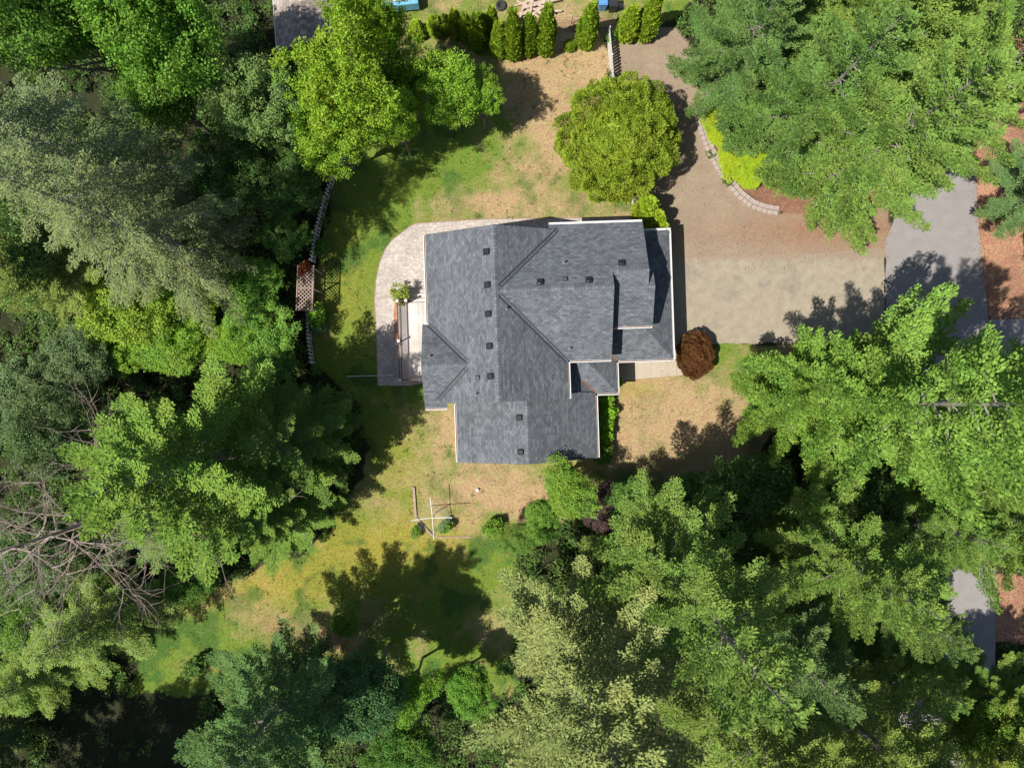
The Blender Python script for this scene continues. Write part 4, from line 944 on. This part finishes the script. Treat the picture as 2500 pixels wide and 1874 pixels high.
def lit_test(x, y):
    rp = inpoly(x, y, dpoly([(1910, 820), (2150, 820), (2150, 1700), (1910, 1700)])); v = inpoly(x, y, VERGE) | inpoly(x, y, BED) | inpoly(x, y, VERGE2)
    e = inpoly(x, y, dpoly([(2075, 250), (2150, 250), (2180, 690), (2100, 690)])) & (g.random(len(x)) < .5 * np.exp(-np.abs(x - np.interp(y, [D(0, 690)[1], D(0, 350)[1]], [D(2133, 0)[0], D(2108, 0)[0]])) * 2.2))
    gvl = inpoly(x, y, dpoly([(1450, 500), (1925, 450), (1925, 600), (1450, 575)])) & (g.random(len(x)) < .10)
    gv2 = inpoly(x, y, GRAVEL) & (g.random(len(x)) < .05)
    rd_ = inpoly(x, y, dpoly([(1895, 540), (1935, 540), (1935, 740), (1895, 740)])) & (g.random(len(x)) < .2)
    return v & (g.random(len(x)) < .8) & (~rp | (g.random(len(x)) < .04)) | e | gvl | gv2 | rd_
lx, ly = scatter_in(420000, lit_test, g); n = len(lx); L = g.uniform(.05, .16, n)
lc = np.array((.30, .15, .085)) * g.uniform(.35, 1.5, (n, 1)) * np.array((1, 1, 1))
me = kites("fallen_needles", np.stack([lx, ly, np.full(n, .022)], -1), np.stack([g.normal(0, 1, n), g.normal(0, 1, n), g.uniform(0, .25, n)], -1), np.array((0, 0, 1.)) + g.normal(0, .3, (n, 3)), L, L * .3, M['grass'], cols=np.clip(lc, .01, 1))
tag(link("fallen_needles", me), "brown fallen needles and twigs strewn beside the road and on the gravel", "needles", kind='stuff')
# ------------------------------------------------------------------ dead tree
dt = empty("dead_tree", (*D(445, 1045), 0), "bare dead tree with pale forked branches at the left edge", "dead tree")
g = np.random.default_rng(5); Hd = 19
def tz(z): return np.array((.25 * math.sin(z * .3) - .02 * z, .2 * math.sin(z * .23 + 1), z))
mb = MB(); zz = np.linspace(0, Hd, 14); mb.tube([tz(z) for z in zz], [.15 * (1 - .9 * z / Hd) + .02 for z in zz], 8); mb.build("trunk", M['deadwood'], dt)
def twig(mb, p, d, L, r, depth):
    n = 5; pts = [p]; q = p.copy(); dd = d.copy()
    for i in range(n):
        dd = nrm(dd + g.normal(0, .13, 3) + np.array((0, 0, .02))); q = q + dd * L / n; pts.append(q.copy())
        if depth > 0 and i >= 1:
            for _ in range(2 if depth > 1 else 1):
                if g.random() < .8:
                    sd = nrm(dd + g.normal(0, .55, 3)); twig(mb, q, sd, L * g.uniform(.3, .55), r * .5, depth - 1)
    mb.tube(pts, [r * (1 - .8 * i / n) for i in range(n + 1)], 4, False)
for k in range(46):
    z = 5 + (Hd - 5.2) * (k / 46); az = k * 2.4 + g.normal(0, .3); L = (1.6 + 3.4 * (1 - k / 46) ** .7) * g.uniform(.85, 1.5)
    mb = MB(); twig(mb, tz(z), nrm(np.array((math.cos(az), math.sin(az), .25 - .3 * (1 - k / 46)))), L, .034 + .014 * g.random(), 2); mb.build("branch", M['deadwood'], dt)

# ------------------------------------------------------------------ fences
def fence(name, pts, h, sp, w, material, label, lean=0., point=True, z0=.06, group=None, thick=.02):
    root = empty(name, (pts[0][0], pts[0][1], 0), label, "fence", group); o0 = np.array((pts[0][0], pts[0][1]))
    rails = MB(); pk = MB()
    P_ = [np.array(p, float) - o0 for p in pts]
    posts_ = []
    for a, b in zip(P_, P_[1:]):
        L = np.linalg.norm(b - a); d = (b - a) / L; nn = np.array((-d[1], d[0])); n = max(1, round(L / 2.2))
        for i in range(n + (1 if b is P_[-1] else 0)): posts_.append(a + d * L * i / n)
        for zr in (h * .25, h * .78): rails.bar((*(a + nn * .035), zr), (*(b + nn * .035), zr), .035, .08)
        k = int(L / sp)
        for i in range(k):
            c = a + d * (i + .5) * L / k; e = d * w / 2
            q = [c - e, c + e, c + e - nn * thick, c - e - nn * thick]
            z1 = h * (1 + .015 * math.sin(i * 2.3))
            t = [(q[0], 0), (q[1], 0)]
            pk.hexa([tuple(v) for v in q][::-1], z0, z1)
            if point:
                m_ = c - nn * thick / 2; pts4 = [(*v, z1) for v in q[::-1]]
                tip = (m_[0], m_[1], z1 + w * .6)
                for j in range(4): pk.poly([pts4[j], pts4[(j + 1) % 4], tip])
    rails.build("rail", material, root); pk.build("pickets", material, root)
    for p in posts_:
        mb = MB(); mb.box(p[0] - .045, p[0] + .045, p[1] - .045 + .09, p[1] + .045 + .09, 0, h * 1.04); mb.build("post", material, root)
def Gs(lst, z=0): return [G(*p, z) for p in lst]
fence("picket_fence", Gs([(836, 372), (816, 425), (795, 490), (776, 560), (763, 640)], .6), 1.25, .24, .12, M['greywood'], "weathered grey picket fence running from the trees down to the brown arbour")
fence("picket_fence", Gs([(752, 760), (755, 830), (762, 888)], .6), 1.15, .24, .12, M['greywood'], "weathered grey picket fence below the brown arbour")
fence("picket_fence", Gs([(1485, 84), (1491, 150), (1496, 214), (1512, 340), (1538, 466), (1560, 527)], .6), 1.4, .20, .165, M['fencewhite'], "white picket fence between the back lawn and the gravel")
# wire fence from the deck
wf = empty("wire_fence", (*G(855, 919), 0), "thin white railed wire fence crossing the paving from the deck post", "fence")
a = np.array(G(855, 919)); b = np.array(G(966, 916)); 
mb = MB(); mb.tube([(0, 0, 1.0), (*(b - a), 1.0)], .02, 6); mb.build("rail", M['white'], wf)
for t in (.02, .5, .97):
    q = (b - a) * t; mb = MB(); mb.tube([(q[0], q[1], 0), (q[0], q[1], 1.02)], .025, 6); mb.build("post", M['white'], wf)
mb = MB()
for z in np.arange(.1, .95, .12): mb.tube([(0, 0, z), (*(b - a), z)], .003, 3)
mb.build("wire", M['line'], wf)

# ------------------------------------------------------------------ arbour
ar0 = G(745, 703, 2.2); arb_ = empty("lattice_arbour", (ar0[0], ar0[1], 0), "brown wooden lattice arbour over the garden seat between the grey fences", "arbour", rz=R(-2))
hw, hl, zt = .5, 1.4, 2.2
for sx in (-1, 1):
    for sy in (-1, 0, 1):
        mb = MB(); mb.box(sx * .45 - .045, sx * .45 + .045, sy * 1.3 - .045, sy * 1.3 + .045, 0, zt - .03); mb.build("post", M['lattice'], arb_)
def lattice(mb, f, w, l, s=.25):
    for sg in (-1, 1):
        c = -(w + l)
        while c < (w + l):
            pts = []
            # line x + sg*y = c clipped to |x|<w, |y|<l
            for y in (-l, l):
                x = c - sg * y
                if abs(x) <= w: pts.append((x, y))
            for x in (-w, w):
                y = (c - x) * sg
                if abs(y) < l: pts.append((x, y))
            if len(pts) >= 2 and np.hypot(pts[0][0] - pts[1][0], pts[0][1] - pts[1][1]) > .05:
                mb.bar(f(*pts[0], sg), f(*pts[1], sg), .045, .008)
            c += s
mb = MB(); lattice(mb, lambda x, y, s: (x, y, zt + s * .005), hw, hl); mb.build("lattice_roof", M['lattice'], arb_)
mb = MB(); lattice(mb, lambda x, y, s: (-.5 - .05 + s * .005, y, 1.2 + x), .9, 1.3)
mb.build("lattice_back", M['lattice'], arb_)
mb = MB()
for x in (-.52, .52): mb.box(x - .03, x + .03, -1.5, 1.5, zt - .02, zt + .07)
for y in (-1.45, 0, 1.45): mb.box(-.55, .55, y - .025, y + .025, zt - .12, zt - .03)
mb.build("beam", M['lattice'], arb_)
mb = MB()
for k in range(4): mb.box(-.4 + k * .13, -.4 + k * .13 + .11, -1.1, 1.1, .42, .45)
mb.build("seat", M['timber'], arb_)
x, y = G(742, 655, 2.1); plant("climbing_rose", sh, x, y, "reddish climbing plant on the top end of the brown arbour", "plant", None, (.22, .06, .04), (.45, .6, 1.0), z=1.4)

# ------------------------------------------------------------------ clothes dryer
c0 = G(1055.5, 1263.7, 1.9); cd = empty("clothes_dryer", (c0[0], c0[1], 0), "rotary clothes dryer with four white arms standing on the lawn below the house", "clothes dryer")
mb = MB(); mb.tube([(0, 0, 0), (0, 0, 1.95)], .028, 8); mb.build("pole", M['metal'], cd)
tips = []
for px, py in [(1004, 1270), (1050, 1214), (1104, 1263), (1059, 1317)]:
    t = G(px, py, 2.0); t = (t[0] - c0[0], t[1] - c0[1], 2.0); tips.append(np.array(t)); mb = MB(); mb.tube([(0, 0, 1.85), t], .026, 6); mb.build("arm", M['white'], cd)
mb = MB()
for f in np.linspace(.3, .98, 8):
    for i in range(4):
        p = tips[i] * f; q = tips[(i + 1) % 4] * f; p[2] = q[2] = 1.85 + .15 * f; mb.tube([p, q], .005, 3)
mb.build("clothes_line", M['line'], cd)
# timber edges, cap, stakes
def beam(name, p, q, w, h, m_, label, cat, z=0, group=None):
    mb = MB(); p = np.array(p); q = np.array(q); mb.bar((0, 0, h / 2 + .003), (*(q - p), h / 2 + .003), w, h); o = mb.build(name, m_); o.location = (p[0], p[1], z); return tag(o, label, cat, group)
beam("landscape_timber", G(1010, 1188), G(1015, 1259), .16, .13, M['timber'], "pinkish landscape timber left of the clothes dryer", "timber")
beam("landscape_timber", G(1016, 1262), G(1058, 1309), .1, .1, M['timber'], "slanting bed timber under the clothes dryer arms", "timber")
beam("landscape_timber", G(1062, 1311), G(1150, 1311), .08, .04, M['timber'], "long bed timber below right of the clothes dryer", "timber")
mb = MB(); mb.lathe([(.12, 0), (.125, .1), (.11, .16), (.05, .2)], 14); o = mb.build("cleanout_cap", M['concretecap'], None, True); x, y = G(1166, 1195); o.location = (x, y, .002); tag(o, "small white round cap standing in the dry lawn below the house", "pipe cap")
for (px, py, lab) in [(1155, 1270, "thin dark metal stake in the middle of the dry lawn below the house"), (1297, 1281, "thin dark metal stake at the lower edge of the dry lawn by the trees")]:
    x, y = G(px, py); mb = MB(); mb.tube([(0, 0, 0), (0, 0, 1.1), (.05, .02, 1.25), (.14, .06, 1.22), (.15, .06, 1.12)], .016, 5); o = mb.build("garden_stake", M['pipe']); o.location = (x, y, 0); tag(o, lab, "garden stake")
def stick(p, q, r, lab, z=.04, name="fallen_branch", m_='deadwood', cat="branch"):
    p = np.array(p); q = np.array(q); mid_ = (q - p) * .5 + np.array((.03, .08)); mb = MB(); mb.tube([(0, 0, 0), (*mid_, .04), (*(q - p), 0)], [r, r * .85, r * .5], 6); o = mb.build(name, M[m_]); o.location = (p[0], p[1], z); tag(o, lab, cat)
stick(G(1443, 1255, .5), G(1502, 1305, .5), .09, "pale fallen log among shrubs below the purple shrub", .5, "fallen_log", 'log', "log")
stick(G(1592, 1340, .6), G(1642, 1410, .6), .17, "pale log lying in the dark woods right of the olive conifer", .6, "fallen_log", 'log', "log")
stick(G(575, 1455), G(597, 1450), .02, "upper of two short pale sticks on the yellow lawn"); stick(G(572, 1475), G(597, 1468), .02, "lower of two short pale sticks on the yellow lawn")
stick(G(992, 1350), G(1024, 1322), .015, "thin pale stick on the lawn below the clothes dryer")
# ------------------------------------------------------------------ stone edging
ed = [D(*p) for p in [(1503, 238), (1513, 268), (1523, 300), (1536, 332), (1552, 362), (1572, 392), (1596, 420), (1622, 441), (1650, 452), (1680, 457)]]
er = empty("stone_edging", (ed[0][0], ed[0][1], 0), "curved edging of pinkish stone blocks round the yellow shrub bed", "edging"); o0 = np.array(ed[0]); mb = MB()
seg = np.array(ed) - o0; d_ = np.r_[0, np.cumsum(np.linalg.norm(np.diff(seg, axis=0), axis=1))]; Lt = d_[-1]; nb = int(Lt / .36); g = np.random.default_rng(8)
def at(s): return np.array((np.interp(s, d_, seg[:, 0]), np.interp(s, d_, seg[:, 1])))
for row_, off_ in ((0, -.15), (1, .15)):
    for k in range(nb):
        s0 = Lt * k / nb + .012; s1 = Lt * (k + 1) / nb - .012; a, b = at(s0), at(s1); d = (b - a) / np.linalg.norm(b - a); n_ = np.array((-d[1], d[0])); z = .12 + .14 * row_ * 1 + g.uniform(-.01, .02)
        q = [a + n_ * (off_ - .14), b + n_ * (off_ - .14), b + n_ * (off_ + .14), a + n_ * (off_ + .14)]; mb.hexa([tuple(v) for v in q], .0, z)
mb.build("stone_blocks", M['stone'], er)

# ------------------------------------------------------------------ neighbour's things at the top
s0 = G(745, 20, 2.6); shed = empty("shed", (s0[0], s0[1], 0), "old shed with weathered brown shingle roof, partly under the yellow green tree", "shed", rz=R(4))
mb = MB(); a = Pl(3.4, .35, 0, 0, 0); b2 = Pl(3.4, -.35, 0, 0, 0)
for pl, pts in ((a, [(-2.0, -2.7), (0, -2.7), (0, 3), (-2.0, 3)]), (b2, [(0, -2.7), (2.1, -2.0), (2.1, 3), (0, 3)])): slope(mb, pl, pts, .1)
mb.build("roof", M['oldroof'], shed)
mb = MB(); mb.box(-1.8, 1.8, -1.9, 2.8, 0, 2.65); mb.build("wall", M['planks'], shed)
mb = MB(); mb.bar((-2.02, -2.7, 2.66), (-2.02, 3, 2.66), .05, .14); mb.build("fascia_board", M['white'], shed)
t0 = G(970, 8); tr = empty("tarp_covered_trailer", (t0[0], t0[1], 0), "trailer under a grey and blue tarp at the top edge", "trailer", rz=R(6))
mb = MB(); mb.hexa([(-1.5, -.75), (1.5, -.75), (1.5, 1.2), (-1.5, 1.2)], .3, 1.05); mb.build("tarp", M['tarpblue'], tr)
mb = MB(); mb.hexa([(-1.4, -.5), (1.4, -.5), (1.42, 1.1), (-1.4, 1.1)], 1.052, 1.16); mb.build("tarp_top", M['tarpgrey'], tr)
for sx in (-1, 1): mb = MB(); mb.tube([(sx * 1.1, -.6, .3), (sx * 1.1, -.42, .3)], .28, 14); mb.build("wheel", M['rubber'], tr)
ty = G(1223, 16); mb = MB(); prof = [(.34, .0), (.36, .05), (.36, .17), (.33, .2), (.2, .2), (.18, .17), (.18, .05), (.12, .03)]; mb.lathe(prof, 24); o = mb.build("old_tyre", M['rubber'], None, True); o.location = (*ty, .003); tag(o, "old tyre lying on the grass at the top edge", "tyre")
wp = G(1300, 28); wp_ = empty("plank", (0, 0, 0), "x", "x"); bpy.data.objects.remove(wp_)
g = np.random.default_rng(15); k = 0
pl_labels = ["old plank lying across the top of the wood heap", "pale plank sticking out to the upper right of the wood heap", "long plank pointing right from the wood heap", "short broken plank on the left of the wood heap"]
heap = empty("wood_heap", (*wp, 0), "heap of old pinkish planks at the top edge behind the clipped conifers", "wood heap")
for k in range(16):
    L = g.uniform(1.2, 2.8); a_ = R(g.uniform(-50, 20)) + (R(60) if k % 5 == 0 else 0); cx1, cy1 = g.normal(0, .55), g.normal(0, .3); z = .05 + k * .028
    mb = MB(); dx, dy = math.cos(a_) * L / 2, math.sin(a_) * L / 2; mb.bar((cx1 - dx, cy1 - dy, z), (cx1 + dx, cy1 + dy, z + .03), .13, .03); mb.build("plank", M['planks'], heap)
def wheelie(px, py, m_, lab):
    x, y = G(px, py, .9); r_ = empty("wheeled_bin", (x, y, 0), lab, "bin", "wheeled bins at the top edge")
    mb = MB(); q0 = [(-.22, -.24), (.22, -.24), (.22, .24), (-.22, .24)]; q1 = [(-.28, -.32), (.28, -.32), (.28, .32), (-.28, .32)]
    mb.poly([(*p, .06) for p in q0][::-1]); mb.poly([(*p, .95) for p in q1])
    for i in range(4): mb.poly([(*q0[i], .06), (*q0[(i + 1) % 4], .06), (*q1[(i + 1) % 4], .95), (*q1[i], .95)])
    mb.build("body", m_, r_)
    mb = MB(); mb.hexa([(-.3, -.34), (.3, -.34), (.3, .3), (-.3, .3)], .955, 1.0); mb.hexa([(-.25, -.28), (.25, -.28), (.25, .22), (-.25, .22)], 1.0, 1.04); mb.build("lid", m_, r_)
    mb = MB(); mb.bar((-.25, .37, .93), (.25, .37, .93), .04, .04); mb.bar((-.24, .3, .93), (-.24, .37, .93), .03, .03); mb.bar((.24, .3, .93), (.24, .37, .93), .03, .03); mb.build("handle", m_, r_)
    for s in (-1, 1): mb = MB(); mb.tube([(s * .2, .27, .1), (s * .27, .27, .1)], .1, 12); mb.build("wheel", M['rubber'], r_)
wheelie(1473, 2, M['bluebin'], "blue wheeled bin at the top edge of the photo"); wheelie(1498, 6, M['blackplastic'], "black wheeled bin right of the blue one")
# low wire fence behind the clipped conifers
a = np.array(G(1340, 62)); b = np.array(G(1560, 50)); lf = empty("boundary_fence", (*a, 0), "low dark wire boundary fence near the lone clipped conifer", "fence")
mb = MB()
for z in (.3, .6, .9): mb.tube([(0, 0, z), (*(b - a), z)], .008, 3)
mb.build("wire", M['pipe'], lf)
for t in np.linspace(0, 1, 5): q = (b - a) * t; mb = MB(); mb.tube([(*q, 0), (*q, 1.0)], .03, 6); mb.build("post", M['bark'], lf)
def rock(px, py, s, lab):
    g = np.random.default_rng(int(px)); mb = MB(); prof = [(.6, 0), (1, .25), (.85, .55), (.4, .75)]; mb.lathe([(a * s, b * s) for a, b in prof], 8); mb.v = [tuple(np.array(v) * (1 + g.normal(0, .08, 3))) for v in mb.v]
    o = mb.build("rock", M['stone']); o.location = (*G(px, py), 0); tag(o, lab, "rock", "rocks near the bins")
rock(1515, 16, .2, "larger pale rock right of the black bin"); rock(1369, 99, .1, "tiny pale stone beside the small round clipped shrub")
print("objects", len(bpy.data.objects))
